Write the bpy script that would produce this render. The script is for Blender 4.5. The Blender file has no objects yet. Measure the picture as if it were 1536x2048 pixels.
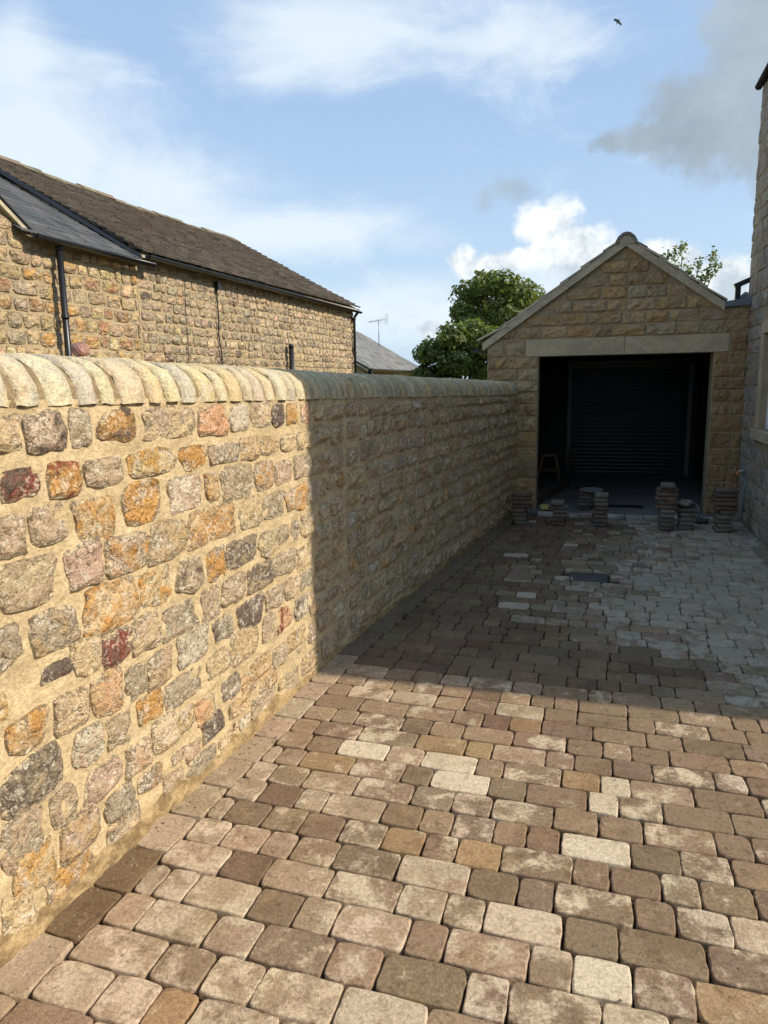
import bpy, math, random
from mathutils import noise as mnoise
import numpy as np
from mathutils import Matrix, Vector

# ------------------------------------------------------------------ camera, sky, sun, exposure
scene = bpy.context.scene
F_PX, W_PX, H_PX = 1440.0, 1536.0, 2048.0
EYE = 1.77
fy = np.array([427.0, 261.0, -F_PX]); fy /= np.linalg.norm(fy)
fx = np.array([4968.0, -174.0, F_PX]); fx -= fy * (fx @ fy); fx /= np.linalg.norm(fx)
CAM_R = np.stack([fx, fy, np.cross(fx, fy)])
CAM_C = np.array([0.0, 0.0, EYE])
cam_data = bpy.data.cameras.new('camera')
cam = bpy.data.objects.new('camera', cam_data)
scene.collection.objects.link(cam)
m4 = Matrix([list(CAM_R[0]) + [0], list(CAM_R[1]) + [0], list(CAM_R[2]) + [EYE], [0, 0, 0, 1]])
cam.matrix_world = m4
cam_data.sensor_fit = 'VERTICAL'
cam_data.sensor_height = 36.0
cam_data.lens = 36.0 * F_PX / H_PX
cam_data.clip_start = 0.05
cam_data.clip_end = 3000.0
scene.camera = cam

SUN_EL = math.radians(36.5)
SUN_AZ = math.radians(90.0)          # from +X
EXPOSURE = 1.27
SKY_STRENGTH = 0.085
SUN_STRENGTH = 2.2
scene.view_settings.view_transform = 'Standard'
scene.view_settings.look = 'None'
scene.view_settings.gamma = 1.0
scene.view_settings.use_curve_mapping = False
scene.view_settings.exposure = EXPOSURE

sun_data = bpy.data.lights.new('sun', 'SUN')
sun_data.energy = SUN_STRENGTH
sun_data.angle = math.radians(0.53)
sun_data.color = (1.0, 0.92, 0.80)
sun = bpy.data.objects.new('sun', sun_data)
sd = Vector((math.cos(SUN_EL) * math.sin(SUN_AZ), math.cos(SUN_EL) * math.cos(SUN_AZ), math.sin(SUN_EL)))
sun.rotation_euler = (-sd).to_track_quat('-Z', 'Y').to_euler()
sun.location = (12, 3, 12)
scene.collection.objects.link(sun)


class NT:
    """small helper for node trees"""
    def __init__(s, tree):
        s.t = tree; s.n = tree.nodes; s.l = tree.links
    def new(s, typ, **kw):
        nd = s.n.new(typ)
        for k, v in kw.items():
            setattr(nd, k, v)
        return nd
    def put(s, sock, v):
        if v is None:
            return
        if isinstance(v, bpy.types.NodeSocket):
            s.l.new(v, sock)
        else:
            sock.default_value = v
    def math(s, op, a, b=None, c=None, clamp=False):
        nd = s.new('ShaderNodeMath', operation=op, use_clamp=clamp)
        for i, v in enumerate((a, b, c)):
            s.put(nd.inputs[i], v)
        return nd.outputs[0]
    def vmath(s, op, a, b=None):
        nd = s.new('ShaderNodeVectorMath', operation=op)
        s.put(nd.inputs[0], a); s.put(nd.inputs[1], b)
        return nd.outputs[0]
    def sstep(s, v, lo, hi):
        nd = s.new('ShaderNodeMapRange', interpolation_type='SMOOTHSTEP')
        s.put(nd.inputs[0], v); s.put(nd.inputs[1], lo); s.put(nd.inputs[2], hi)
        return nd.outputs[0]
    def noise(s, vec, scale, detail=3.0, rough=0.55, dist=0.0, w=None):
        nd = s.new('ShaderNodeTexNoise')
        if w is not None:
            nd.noise_dimensions = '4D'; s.put(nd.inputs['W'], w)
        s.put(nd.inputs['Vector'], vec)
        nd.inputs['Scale'].default_value = scale
        nd.inputs['Detail'].default_value = detail
        nd.inputs['Roughness'].default_value = rough
        nd.inputs['Distortion'].default_value = dist
        return nd.outputs[0]
    def mix(s, f, a, b, blend='MIX'):
        nd = s.new('ShaderNodeMix', data_type='RGBA', blend_type=blend)
        s.put(nd.inputs[0], f); s.put(nd.inputs[6], a); s.put(nd.inputs[7], b)
        return nd.outputs[2]
    def sep(s, v):
        nd = s.new('ShaderNodeSeparateXYZ'); s.put(nd.inputs[0], v); return nd.outputs
    def comb(s, x, y, z):
        nd = s.new('ShaderNodeCombineXYZ')
        s.put(nd.inputs[0], x); s.put(nd.inputs[1], y); s.put(nd.inputs[2], z)
        return nd.outputs[0]


def rgb(c):
    return (c[0], c[1], c[2], 1.0)


# ---- sky: Nishita plus procedural clouds laid out in sky directions
world = bpy.data.worlds.new('World')
scene.world = world
world.use_nodes = True
W = NT(world.node_tree)
W.n.clear()
sky = W.new('ShaderNodeTexSky', sky_type='NISHITA', sun_disc=False)
sky.sun_elevation = SUN_EL
sky.sun_rotation = SUN_AZ
sky.air_density = 1.0; sky.dust_density = 1.2; sky.ozone_density = 1.2
tc = W.new('ShaderNodeTexCoord')
dirv = tc.outputs['Generated']
dx, dy, dz = W.sep(dirv)
dys = W.math('MAXIMUM', dy, 0.02)
wn = W.new('ShaderNodeTexNoise'); W.put(wn.inputs['Vector'], dirv)
wn.inputs['Scale'].default_value = 4.5; wn.inputs['Detail'].default_value = 5.0; wn.inputs['Roughness'].default_value = .6
wx_, wy_, wz_ = W.sep(wn.outputs['Color'])
u = W.math('ADD', W.math('DIVIDE', dx, dys), W.math('MULTIPLY', W.math('SUBTRACT', wx_, .5), .16))
v = W.math('ADD', W.math('DIVIDE', dz, dys), W.math('MULTIPLY', W.math('SUBTRACT', wy_, .5), .09))
front = W.sstep(dy, 0.05, 0.3)
q = W.comb(W.math('DIVIDE', dx, dys), W.math('DIVIDE', dz, dys), 0.0)
nbig = W.math('SUBTRACT', W.noise(dirv, 5.0, 6, 0.6), 0.5)
nfin = W.math('SUBTRACT', W.noise(q, 16.0, 7, 0.58), 0.5)
nwisp = W.math('SUBTRACT', W.noise(W.vmath('MULTIPLY', dirv, (2.2, 2.2, 6.0)), 2.2, 7, 0.62, 0.6), 0.5)


def blobs(lst, noise, k):
    out = None
    for (u0, v0, a, b, rot) in lst:
        c, sn = math.cos(rot), math.sin(rot)
        du = W.math('SUBTRACT', u, u0); dv = W.math('SUBTRACT', v, v0)
        p = W.math('MULTIPLY', W.math('ADD', W.math('MULTIPLY', du, c), W.math('MULTIPLY', dv, sn)), 1.0 / a)
        r = W.math('MULTIPLY', W.math('SUBTRACT', W.math('MULTIPLY', dv, c), W.math('MULTIPLY', du, sn)), 1.0 / b)
        e = W.math('SQRT', W.math('ADD', W.math('MULTIPLY', p, p), W.math('MULTIPLY', r, r)))
        e = W.math('SUBTRACT', 1.0, e)
        out = e if out is None else W.math('SMOOTH_MAX', out, e, 0.15)
    return W.math('ADD', out, W.math('MULTIPLY', noise, k))


cum = blobs([(-.062, .200, .040, .044, 0), (-.034, .165, .054, .042, 0), (-.175, .158, .036, .024, 0),
             (-.120, .148, .066, .026, 0), (-.01, .140, .07, .034, 0), (.075, .145, .075, .026, 0.1), (.15, .115, .10, .045, 0),
             (-.252, .078, .030, .017, 0)], nfin, 1.5)
m_cum = W.math('MULTIPLY', W.sstep(cum, 0.04, 0.55), front)
grey = blobs([(.125, .310, .085, .062, .5), (.170, .275, .075, .06, 0), (.20, .385, .11, .10, 0),
              (.06, .298, .07, .024, .1)], nfin, 2.0)
m_grey = W.math('MULTIPLY', W.sstep(grey, -0.20, 0.50), front)
wisp = blobs([(-.140, .238, .030, .022, .5), (-.106, .252, .030, .016, 0)], nfin, 2.6)
m_wisp = W.math('MULTIPLY', W.sstep(wisp, -0.1, 1.0), front)
veil = blobs([(-.36, .475, .26, .070, -.14), (-.14, .425, .14, .045, -.1), (-.85, .37, .20, .16, -.5),
              (-.62, .29, .26, .075, -.25), (-.42, .225, .22, .05, -.15), (-.86, .50, .10, .08, -.5),
              (-.2, .10, .5, .05, 0)], nwisp, 1.9)
m_veil = W.math('MULTIPLY', W.sstep(veil, -0.35, 0.85), front)
# broken cloud over the rest of the sky, the same kind all round
m_rest = W.math('MULTIPLY', W.sstep(nwisp, 0.06, 0.30), 0.55)
m_rest = W.math('MULTIPLY', m_rest, W.sstep(dz, 0.02, 0.2))
hz = W.math('MULTIPLY', W.math('SUBTRACT', 1.0, W.sstep(dz, -0.02, 0.38)), 0.62)

SC = 1.0 / SKY_STRENGTH
col = W.mix(0.75, sky.outputs[0], rgb([SC * k for k in (.18, .255, .365)]))
col = W.mix(hz, col, rgb([SC * k for k in (.28, .352, .405)]))
col = W.mix(W.math('MULTIPLY', m_rest, 0.6), col, rgb([SC * k for k in (.35, .405, .45)]))
col = W.mix(W.math('MULTIPLY', m_veil, 0.78), col, rgb([SC * k for k in (.37, .41, .44)]))
gtone = W.sstep(nbig, -0.25, 0.25)
gcol = W.mix(gtone, rgb([SC * k for k in (.125, .155, .185)]), rgb([SC * k for k in (.215, .255, .29)]))
col = W.mix(W.math('MULTIPLY', m_grey, 0.92), col, gcol)
ctone = W.sstep(W.math('ADD', W.noise(W.vmath('ADD', q, (0.012, -0.01, 0.0)), 17.0, 6, 0.62), W.math('MULTIPLY', W.math('SUBTRACT', v, .16), 1.3)), 0.34, 0.62)
ccol = W.mix(ctone, rgb([SC * k for k in (.25, .29, .325)]), rgb([SC * k for k in (.47, .48, .475)]))
col = W.mix(W.math('MULTIPLY', m_wisp, .6), col, gcol)
col = W.mix(m_cum, col, ccol)
bg = W.new('ShaderNodeBackground')
W.put(bg.inputs[0], col)
bg.inputs[1].default_value = SKY_STRENGTH
wo = W.new('ShaderNodeOutputWorld')
W.l.new(bg.outputs[0], wo.inputs[0])

# ------------------------------------------------------------------ helpers
COL = scene.collection
R0 = random.Random(7)


def proj(P):
    vv = CAM_R.T @ (np.asarray(P, float) - CAM_C)
    if vv[2] > -0.2:
        return None
    return (W_PX / 2 + F_PX * vv[0] / -vv[2], H_PX / 2 - F_PX * vv[1] / -vv[2], -vv[2])


def tag(o, label=None, cat=None, group=None, kind=None):
    if label: o['label'] = label
    if cat: o['category'] = cat
    if group: o['group'] = group
    if kind: o['kind'] = kind
    return o


def empty(name, loc=(0, 0, 0), parent=None):
    o = bpy.data.objects.new(name, None)
    o.location = loc
    o.empty_display_size = 0.1
    COL.objects.link(o)
    if parent: o.parent = parent
    return o


class MB:
    """mesh collector: vertices, faces, one colour pair and one random number per vertex"""
    def __init__(s):
        s.v = []; s.f = []; s.c = []; s.c2 = []; s.r = []; s.flat = set()
    def add(s, verts, faces, c=(.5, .5, .5), c2=None, rnd=None, a=1.0, flat=False):
        o = len(s.v)
        if rnd is None: rnd = R0.random()
        if c2 is None: c2 = c
        al_ = a if hasattr(a, '__len__') else [a] * len(verts)
        for p, a_ in zip(verts, al_):
            s.v.append((float(p[0]), float(p[1]), float(p[2])))
            s.c.append((c[0], c[1], c[2], a_)); s.c2.append((c2[0], c2[1], c2[2], rnd))
        if flat:
            s.flat.update(range(len(s.f), len(s.f) + len(faces)))
        for f in faces:
            s.f.append(tuple(i + o for i in f))
        return s
    def box(s, lo, hi, c=(.5, .5, .5), M=None, b=0.0, **kw):
        x0, y0, z0 = lo; x1, y1, z1 = hi
        if b <= 0:
            vs = [(x0, y0, z0), (x1, y0, z0), (x1, y1, z0), (x0, y1, z0), (x0, y0, z1), (x1, y0, z1), (x1, y1, z1), (x0, y1, z1)]
            fs = [(0, 3, 2, 1), (4, 5, 6, 7), (0, 1, 5, 4), (1, 2, 6, 5), (2, 3, 7, 6), (3, 0, 4, 7)]
        else:
            vs = []
            for z, ins in ((z0, b), (z0 + b, 0), (z1 - b, 0), (z1, b)):
                vs += [(x0 + b, y0 + ins, z), (x1 - b, y0 + ins, z), (x1 - ins, y0 + b, z), (x1 - ins, y1 - b, z),
                       (x1 - b, y1 - ins, z), (x0 + b, y1 - ins, z), (x0 + ins, y1 - b, z), (x0 + ins, y0 + b, z)]
            fs = [tuple(reversed(range(8))), tuple(range(24, 32))]
            for k in range(3):
                for i in range(8):
                    j = (i + 1) % 8
                    fs.append((k * 8 + i, k * 8 + j, k * 8 + 8 + j, k * 8 + 8 + i))
        if M is not None:
            vs = [tuple(M @ Vector(p)) for p in vs]
        return s.add(vs, fs, c, flat=True, **kw)
    def tube(s, pts, r, n=10, c=(.5, .5, .5), caps=True, **kw):
        pts = [np.array(p, float) for p in pts]
        rs = r if hasattr(r, '__len__') else [r] * len(pts)
        vs = []; fs = []
        prev = None
        for i, p in enumerate(pts):
            t = (pts[min(i + 1, len(pts) - 1)] - pts[max(i - 1, 0)]); t /= np.linalg.norm(t) + 1e-9
            ref = np.array([0, 0, 1.0]) if abs(t[2]) < .9 else np.array([1.0, 0, 0])
            if prev is not None: ref = prev
            e1 = ref - t * (ref @ t); e1 /= np.linalg.norm(e1) + 1e-9
            prev = e1
            e2 = np.cross(t, e1)
            for k in range(n):
                an = 2 * math.pi * k / n
                vs.append(p + rs[i] * (math.cos(an) * e1 + math.sin(an) * e2))
        for i in range(len(pts) - 1):
            for k in range(n):
                j = (k + 1) % n
                fs.append((i * n + k, i * n + j, i * n + n + j, i * n + n + k))
        if caps:
            fs.append(tuple(reversed(range(n)))); fs.append(tuple(range((len(pts) - 1) * n, len(pts) * n)))
        return s.add(vs, fs, c, **kw)
    def build(s, name, mat, parent=None, smooth=True, loc=None):
        me = bpy.data.meshes.new(name)
        vs = s.v
        if loc is not None:
            vs = [(p[0] - loc[0], p[1] - loc[1], p[2] - loc[2]) for p in vs]
        me.from_pydata(vs, [], s.f)
        ca = me.color_attributes.new('Col', 'FLOAT_COLOR', 'POINT')
        ca.data.foreach_set('color', np.asarray(s.c, np.float32).ravel())
        cb = me.color_attributes.new('Col2', 'FLOAT_COLOR', 'POINT')
        cb.data.foreach_set('color', np.asarray(s.c2, np.float32).ravel())
        if smooth:
            fl = np.ones(len(s.f), bool)
            if s.flat: fl[list(s.flat)] = False
            me.polygons.foreach_set('use_smooth', fl)
        me.materials.append(mat)
        me.update()
        o = bpy.data.objects.new(name, me)
        COL.objects.link(o)
        if loc is not None: o.location = loc
        if parent is not None: o.parent = parent
        return o


def pieces(parent, name, lst, mat, stuff_name, limit=300, smooth=True):
    """lst: (verts, faces, col, col2, alpha, centre, size). The largest in view become objects, the rest one mesh of stuff."""
    ranked = []
    for i, p in enumerate(lst):
        q_ = proj(p[5])
        sc_ = 0.0
        if q_ and -30 < q_[0] < W_PX + 30 and -30 < q_[1] < H_PX + 30:
            sc_ = p[6] / q_[2] ** 2
        ranked.append((-sc_, i))
    ranked.sort()
    rest = MB(); nrest = 0
    for k, (sc_, i) in enumerate(ranked):
        vs, fs, c, c2, al, cen, size = lst[i]
        if k < limit and sc_ < 0:
            mb = MB().add(vs, fs, c, c2, a=al)
            if len(fs[-1]) > 6: mb.flat.add(len(mb.f) - 1)
            mb.build(name, mat, parent, smooth=smooth, loc=tuple(float(x) for x in cen))
        else:
            rest.add(vs, fs, c, c2, a=al); nrest += 1
            if len(fs[-1]) > 6: rest.flat.add(len(rest.f) - 1)
    if nrest:
        o = rest.build(stuff_name, mat, parent, smooth=smooth)
        o['kind'] = 'stuff'


def frame_pts(local, P, U, V, N):
    local = np.asarray(local, float)
    return np.asarray(P)[None, :] + local[:, :1] * np.asarray(U)[None, :] + local[:, 1:2] * np.asarray(V)[None, :] + local[:, 2:3] * np.asarray(N)[None, :]


RIM7 = [-1, -.93, -.62, -.2, .2, .62, .93, 1]
RIM6 = [-1, -.92, -.55, 0, .55, .92, 1]
RIM5 = [-1, -.91, -.4, .4, .91, 1]


def rim_alpha(nu, nv):
    """0 at the sunk edge, rising to 1 on the face: how much of the mortar film reaches each vertex"""
    xs_ = {7: RIM7, 6: RIM6, 5: RIM5}[nu]; ys_ = {6: RIM6, 5: RIM5, 4: RIM5}[nv]
    return [0.0 if max(abs(a), abs(b)) > .98 else .42 if max(abs(a), abs(b)) > .85 else 1.0 for b in ys_ for a in xs_]


def rough_stone(w, h, d, rng, n=5.0, nu=6, nv=5, embed=0.02, ir=0.05, q=5.0, bump=0.28):
    """face of a hand-cut rubble stone: uneven outline, split and chipped face, edges sunk in the mortar"""
    xs_ = {7: RIM7, 6: RIM6, 5: RIM5}[nu]; ys_ = {6: RIM6, 5: RIM5, 4: RIM5}[nv]
    nu, nv = len(xs_) - 1, len(ys_) - 1
    ph = [rng.uniform(0, 6.28) for _ in range(5)]
    am = [rng.uniform(-1, 1) * ir for _ in range(5)]
    tx, ty = rng.uniform(-.55, .55), rng.uniform(-.5, .3)
    kx, ky = rng.uniform(-.10, .10), rng.uniform(-.08, .08)      # skewed, not square
    out = []
    for j in range(nv + 1):
        for i in range(nu + 1):
            s_, t_ = xs_[i], ys_[j]
            r = max(abs(s_), abs(t_))
            g = r / ((abs(s_) ** n + abs(t_) ** n) ** (1 / n)) if r > 1e-6 else 1
            x, y = s_ * g, t_ * g
            an = math.atan2(y, x)
            k = 1 + sum(am[m] * math.sin((m + 1) * an + ph[m]) for m in range(5)) * r
            x, y = x * k * (1 + kx * y), y * k * (1 + ky * x)
            if r < .85:
                z = d * (1 + tx * x + ty * y) * rng.uniform(1 - bump * 1.5, 1 + bump * 1.5)
                x += rng.uniform(-.08, .08); y += rng.uniform(-.08, .08)
            elif r < .98:
                z = d * rng.uniform(.15, .85) * (1 + .6 * (tx * x + ty * y))
                x += rng.uniform(-.03, .02) * s_; y += rng.uniform(-.04, .02) * t_
            else:
                z = -embed
            out.append((x * w / 2, y * h / 2, z))
    fs = []
    for j in range(nv):
        for i in range(nu):
            a = j * (nu + 1) + i
            fs.append((a, a + 1, a + nu + 2, a + nu + 1))
    return out, fs


def pitch_block(w, h, d, rng, embed=0.02, margin=0.02, nu=6, nv=4):
    """coursed block with a drafted margin and a rock face"""
    xs = [-w / 2, -w / 2 + .004] + [-w / 2 + margin + (w - 2 * margin) * k / (nu - 2) for k in range(nu - 1)] + [w / 2 - .004, w / 2]
    ys = [-h / 2, -h / 2 + .004] + [-h / 2 + margin + (h - 2 * margin) * k / (nv - 2) for k in range(nv - 1)] + [h / 2 - .004, h / 2]
    out = []
    nx, ny = len(xs), len(ys)
    for j, y in enumerate(ys):
        for i, x in enumerate(xs):
            ed = i in (0, nx - 1) or j in (0, ny - 1)
            mg = i in (1, nx - 2) or j in (1, ny - 2)
            if ed: z = -embed
            elif mg: z = rng.uniform(0.001, .006)
            else:
                rim = i in (2, nx - 3) or j in (2, ny - 3)
                z = d * (rng.uniform(.2, .95) if rim else rng.uniform(.55, 1.4))
                x = x + rng.uniform(-.012, .012); y_ = y + rng.uniform(-.008, .008)
                out.append((x, y_, z)); continue
            out.append((x, y, z))
    fs = [(j * nx + i, j * nx + i + 1, (j + 1) * nx + i + 1, (j + 1) * nx + i) for j in range(ny - 1) for i in range(nx - 1)]
    return out, fs


def jit(c, rng, k=.12):
    m = 1 + rng.uniform(-k, k)
    return tuple(max(0.01, x * m * q_ * (1 + rng.uniform(-k, k) * .35)) for x, q_ in zip(c, (1.04, 1.0, .90)))


# ------------------------------------------------------------------ materials
def mat_new(name):
    m = bpy.data.materials.new(name)
    m.use_nodes = True
    t = NT(m.node_tree)
    bsdf = m.node_tree.nodes['Principled BSDF']
    return m, t, bsdf


def bump(t, bsdf, hsock, dist, strength=1.0, prev=None):
    b = t.new('ShaderNodeBump')
    b.inputs['Strength'].default_value = strength
    b.inputs['Distance'].default_value = dist
    t.put(b.inputs['Height'], hsock)
    if prev is not None: t.l.new(prev, b.inputs['Normal'])
    return b.outputs[0]


def stone_mat(name, pale=(.62, .53, .40), pale_amt=.6, s1=14., s2=55., bd=.010, fine=140., bs=.9, film=(.56, .43, .25), film_on=True, facet=22., stain=.35, darkk=.55):
    m, t, b = mat_new(name)
    geo = t.new('ShaderNodeNewGeometry')
    P = geo.outputs['Position']
    a1 = t.new('ShaderNodeAttribute', attribute_name='Col')
    a2 = t.new('ShaderNodeAttribute', attribute_name='Col2')
    w = t.math('MULTIPLY', a2.outputs['Alpha'], 37.0)
    n1 = t.noise(P, s1, 4, .6, .4, w)
    n2 = t.noise(P, s2, 5, .68, .3, w)
    n3 = t.noise(P, fine, 3, .6, 0, w)
    c = t.mix(t.sstep(n1, .44, .64), a1.outputs['Color'], a2.outputs['Color'])
    pm = t.math('MULTIPLY', t.sstep(t.math('ADD', n2, t.math('MULTIPLY', t.math('SUBTRACT', n1, .5), -.6)), .52, .66), pale_amt)
    c = t.mix(pm, c, rgb(pale))
    dark = t.math('SUBTRACT', 1.0, t.math('MULTIPLY', t.sstep(n2, .47, .32), darkk))
    c = t.mix(1.0, c, t.comb(dark, dark, dark), 'MULTIPLY')
    # weathering that runs over several stones
    st = t.sstep(t.noise(P, 2.1, 5, .65, .5), .50, .72)
    c = t.mix(t.math('MULTIPLY', st, stain), c, rgb((.30, .235, .155)))
    g = t.math('ADD', .66, t.math('MULTIPLY', t.sstep(n3, .25, .75), .62))
    c = t.mix(1.0, c, t.comb(g, g, g), 'MULTIPLY')
    hh = t.math('ADD', t.math('MULTIPLY', n1, 1.5), t.math('ADD', t.math('MULTIPLY', n2, .8), t.math('MULTIPLY', n3, .18)))
    vo = t.new('ShaderNodeTexVoronoi', voronoi_dimensions='4D')
    t.put(vo.inputs['Vector'], P); t.put(vo.inputs['W'], w); vo.inputs['Scale'].default_value = facet
    hh = t.math('ADD', hh, t.math('MULTIPLY', vo.outputs['Distance'], -.8))
    if film_on:
        # mortar smeared over the edges of the stone
        e = t.math('ADD', a1.outputs['Alpha'], t.math('ADD', t.math('MULTIPLY', t.math('SUBTRACT', n1, .5), 2.6), t.math('MULTIPLY', t.math('SUBTRACT', n2, .5), 2.2)))
        fm = t.sstep(e, .58, .30)
        mc = t.mix(t.sstep(t.noise(P, 6., 5, .6, .3), .35, .65), rgb(film), rgb([k * .8 for k in film]))
        mc = t.mix(1.0, mc, t.comb(g, g, g), 'MULTIPLY')
        c = t.mix(fm, c, mc)
        hh = t.math('MULTIPLY', hh, t.math('SUBTRACT', 1.0, t.math('MULTIPLY', fm, .5)))
    t.put(b.inputs['Base Color'], c)
    b.inputs['Roughness'].default_value = .92
    b.inputs['Specular IOR Level'].default_value = .25
    t.put(b.inputs['Normal'], bump(t, b, hh, bd * 4.0, bs))
    return m


def mortar_mat(name, c1, c2, scale=6., bd=.004):
    m, t, b = mat_new(name)
    geo = t.new('ShaderNodeNewGeometry'); P = geo.outputs['Position']
    n1 = t.noise(t.vmath('MULTIPLY', P, (1.0, 1.0, 1.9)), scale, 6, .66, .5)
    n2 = t.noise(P, 60, 4, .65)
    n3 = t.noise(P, 260, 2, .6)
    c1 = (c1[0] * 1.03, c1[1], c1[2] * .92); c2 = (c2[0] * 1.03, c2[1], c2[2] * .92)
    c = t.mix(t.sstep(n1, .38, .62), rgb(c1), rgb(c2))
    g = t.math('ADD', .62, t.math('ADD', t.math('MULTIPLY', t.sstep(n2, .3, .7), .36), t.math('MULTIPLY', t.sstep(n3, .25, .75), .30)))
    c = t.mix(1.0, c, t.comb(g, g, g), 'MULTIPLY')
    t.put(b.inputs['Base Color'], c)
    b.inputs['Roughness'].default_value = .95
    b.inputs['Specular IOR Level'].default_value = .2
    hh = t.math('ADD', t.math('MULTIPLY', n2, 1.0), t.math('ADD', t.math('MULTIPLY', n3, .35), t.math('MULTIPLY', n1, 1.6)))
    t.put(b.inputs['Normal'], bump(t, b, hh, bd * 2.6, .8))
    return m


def paver_mat():
    m, t, b = mat_new('tumbled_concrete_paver')
    geo = t.new('ShaderNodeNewGeometry'); P = geo.outputs['Position']
    a1 = t.new('ShaderNodeAttribute', attribute_name='Col')
    a2 = t.new('ShaderNodeAttribute', attribute_name='Col2')
    w = t.math('MULTIPLY', a2.outputs['Alpha'], 53.0)
    n1 = t.noise(P, 9.0, 5, .62, .5, w)
    n2 = t.noise(P, 70.0, 4, .7)
    n3 = t.noise(P, 330.0, 2, .6)
    nw = t.noise(P, 22.0, 5, .7, .3, w)
    thr = t.math('SUBTRACT', 1.0, a1.outputs['Alpha'])           # share of pale dry film
    lo = t.math('ADD', .26, t.math('MULTIPLY', thr, .48))
    mv = t.math('ADD', n1, t.math('MULTIPLY', t.math('SUBTRACT', n2, .5), .16))
    msk = t.new('ShaderNodeMapRange', interpolation_type='SMOOTHSTEP')
    t.put(msk.inputs[0], mv); t.put(msk.inputs[1], t.math('SUBTRACT', lo, .05)); t.put(msk.inputs[2], t.math('ADD', lo, .13))
    c = t.mix(msk.outputs[0], a1.outputs['Color'], a2.outputs['Color'])
    # darker damp spots and sandy stains
    c = t.mix(t.math('MULTIPLY', t.sstep(nw, .545, .63), .55), c, t.mix(1.0, c, rgb((.45, .40, .34)), 'MULTIPLY'))
    big = t.sstep(t.noise(P, 2.6, 6, .68, .6), .50, .60)
    c = t.mix(t.math('MULTIPLY', big, .38), c, t.mix(1.0, c, rgb((.55, .47, .38)), 'MULTIPLY'))
    c = t.mix(t.math('MULTIPLY', t.sstep(t.noise(P, 5.0, 4, .6, .3), .56, .72), .30), c, rgb((.36, .25, .11)))
    g = t.math('ADD', .52, t.math('ADD', t.math('MULTIPLY', t.sstep(n2, .28, .72), .48), t.math('MULTIPLY', t.sstep(n3, .25, .75), .58)))
    c = t.mix(1.0, c, t.comb(g, g, g), 'MULTIPLY')
    sp = t.sstep(t.noise(P, 190.0, 2, .5), .70, .76)
    c = t.mix(t.math('MULTIPLY', sp, .55), c, rgb((.60, .52, .42)))
    t.put(b.inputs['Base Color'], c)
    b.inputs['Roughness'].default_value = .9
    b.inputs['Specular IOR Level'].default_value = .25
    hh = t.math('ADD', t.math('MULTIPLY', n3, .5), t.math('MULTIPLY', n2, .8))
    t.put(b.inputs['Normal'], bump(t, b, hh, .006, .8))
    return m


def plain_mat(name, c, rough=.6, metal=0.0, var=.15, scale=8., bd=0.0, spec=.5):
    m, t, b = mat_new(name)
    geo = t.new('ShaderNodeNewGeometry'); P = geo.outputs['Position']
    n1 = t.noise(P, scale, 4, .6)
    g = t.math('ADD', 1.0 - var, t.math('MULTIPLY', n1, 2 * var))
    t.put(b.inputs['Base Color'], t.mix(1.0, rgb(c), t.comb(g, g, g), 'MULTIPLY'))
    b.inputs['Roughness'].default_value = rough
    b.inputs['Metallic'].default_value = metal
    b.inputs['Specular IOR Level'].default_value = spec
    if bd:
        t.put(b.inputs['Normal'], bump(t, b, t.noise(P, scale * 6, 4, .6), bd, .8))
    return m


def wood_mat(name, c):
    m, t, b = mat_new(name)
    tcn = t.new('ShaderNodeTexCoord')
    P = tcn.outputs['Object']
    n = t.noise(t.vmath('MULTIPLY', P, (40., 40., 4.)), 1.0, 4, .6, .6)
    g = t.math('ADD', .7, t.math('MULTIPLY', n, .6))
    t.put(b.inputs['Base Color'], t.mix(1.0, rgb(c), t.comb(g, g, g), 'MULTIPLY'))
    b.inputs['Roughness'].default_value = .75
    return m


def tile_mat(name, moss=(.075, .055, .03), moss_amt=.6, bd=.006):
    m, t, b = mat_new(name)
    geo = t.new('ShaderNodeNewGeometry'); P = geo.outputs['Position']
    a1 = t.new('ShaderNodeAttribute', attribute_name='Col')
    n1 = t.noise(P, 2.2, 5, .65, .4)
    n2 = t.noise(P, 30, 5, .7)
    c = t.mix(t.math('MULTIPLY', t.sstep(t.math('ADD', t.math('MULTIPLY', n1, .6), t.math('MULTIPLY', n2, .4)), .48, .58), moss_amt), a1.outputs['Color'], rgb(moss))
    c = t.mix(t.math('MULTIPLY', t.sstep(t.noise(P, 45, 3, .6), .62, .70), .35 * moss_amt), c, rgb((.42, .39, .33)))
    g = t.math('ADD', .6, t.math('MULTIPLY', n2, .8))
    c = t.mix(1.0, c, t.comb(g, g, g), 'MULTIPLY')
    t.put(b.inputs['Base Color'], c)
    b.inputs['Roughness'].default_value = .85
    b.inputs['Specular IOR Level'].default_value = .3
    t.put(b.inputs['Normal'], bump(t, b, n2, bd * 2, .9))
    return m


def leaf_mat(name):
    m, t, b = mat_new(name)
    a1 = t.new('ShaderNodeAttribute', attribute_name='Col')
    t.put(b.inputs['Base Color'], a1.outputs['Color'])
    b.inputs['Roughness'].default_value = .5
    b.inputs['Specular IOR Level'].default_value = .35
    tr = t.new('ShaderNodeBsdfTranslucent')
    t.put(tr.inputs[0], t.mix(1.0, a1.outputs['Color'], rgb((1.1, 1.2, .45)), 'MULTIPLY'))
    mx = t.new('ShaderNodeMixShader'); mx.inputs[0].default_value = .45
    t.l.new(b.outputs[0], mx.inputs[1]); t.l.new(tr.outputs[0], mx.inputs[2])
    t.l.new(mx.outputs[0], m.node_tree.nodes['Material Output'].inputs[0])
    return m


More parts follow.
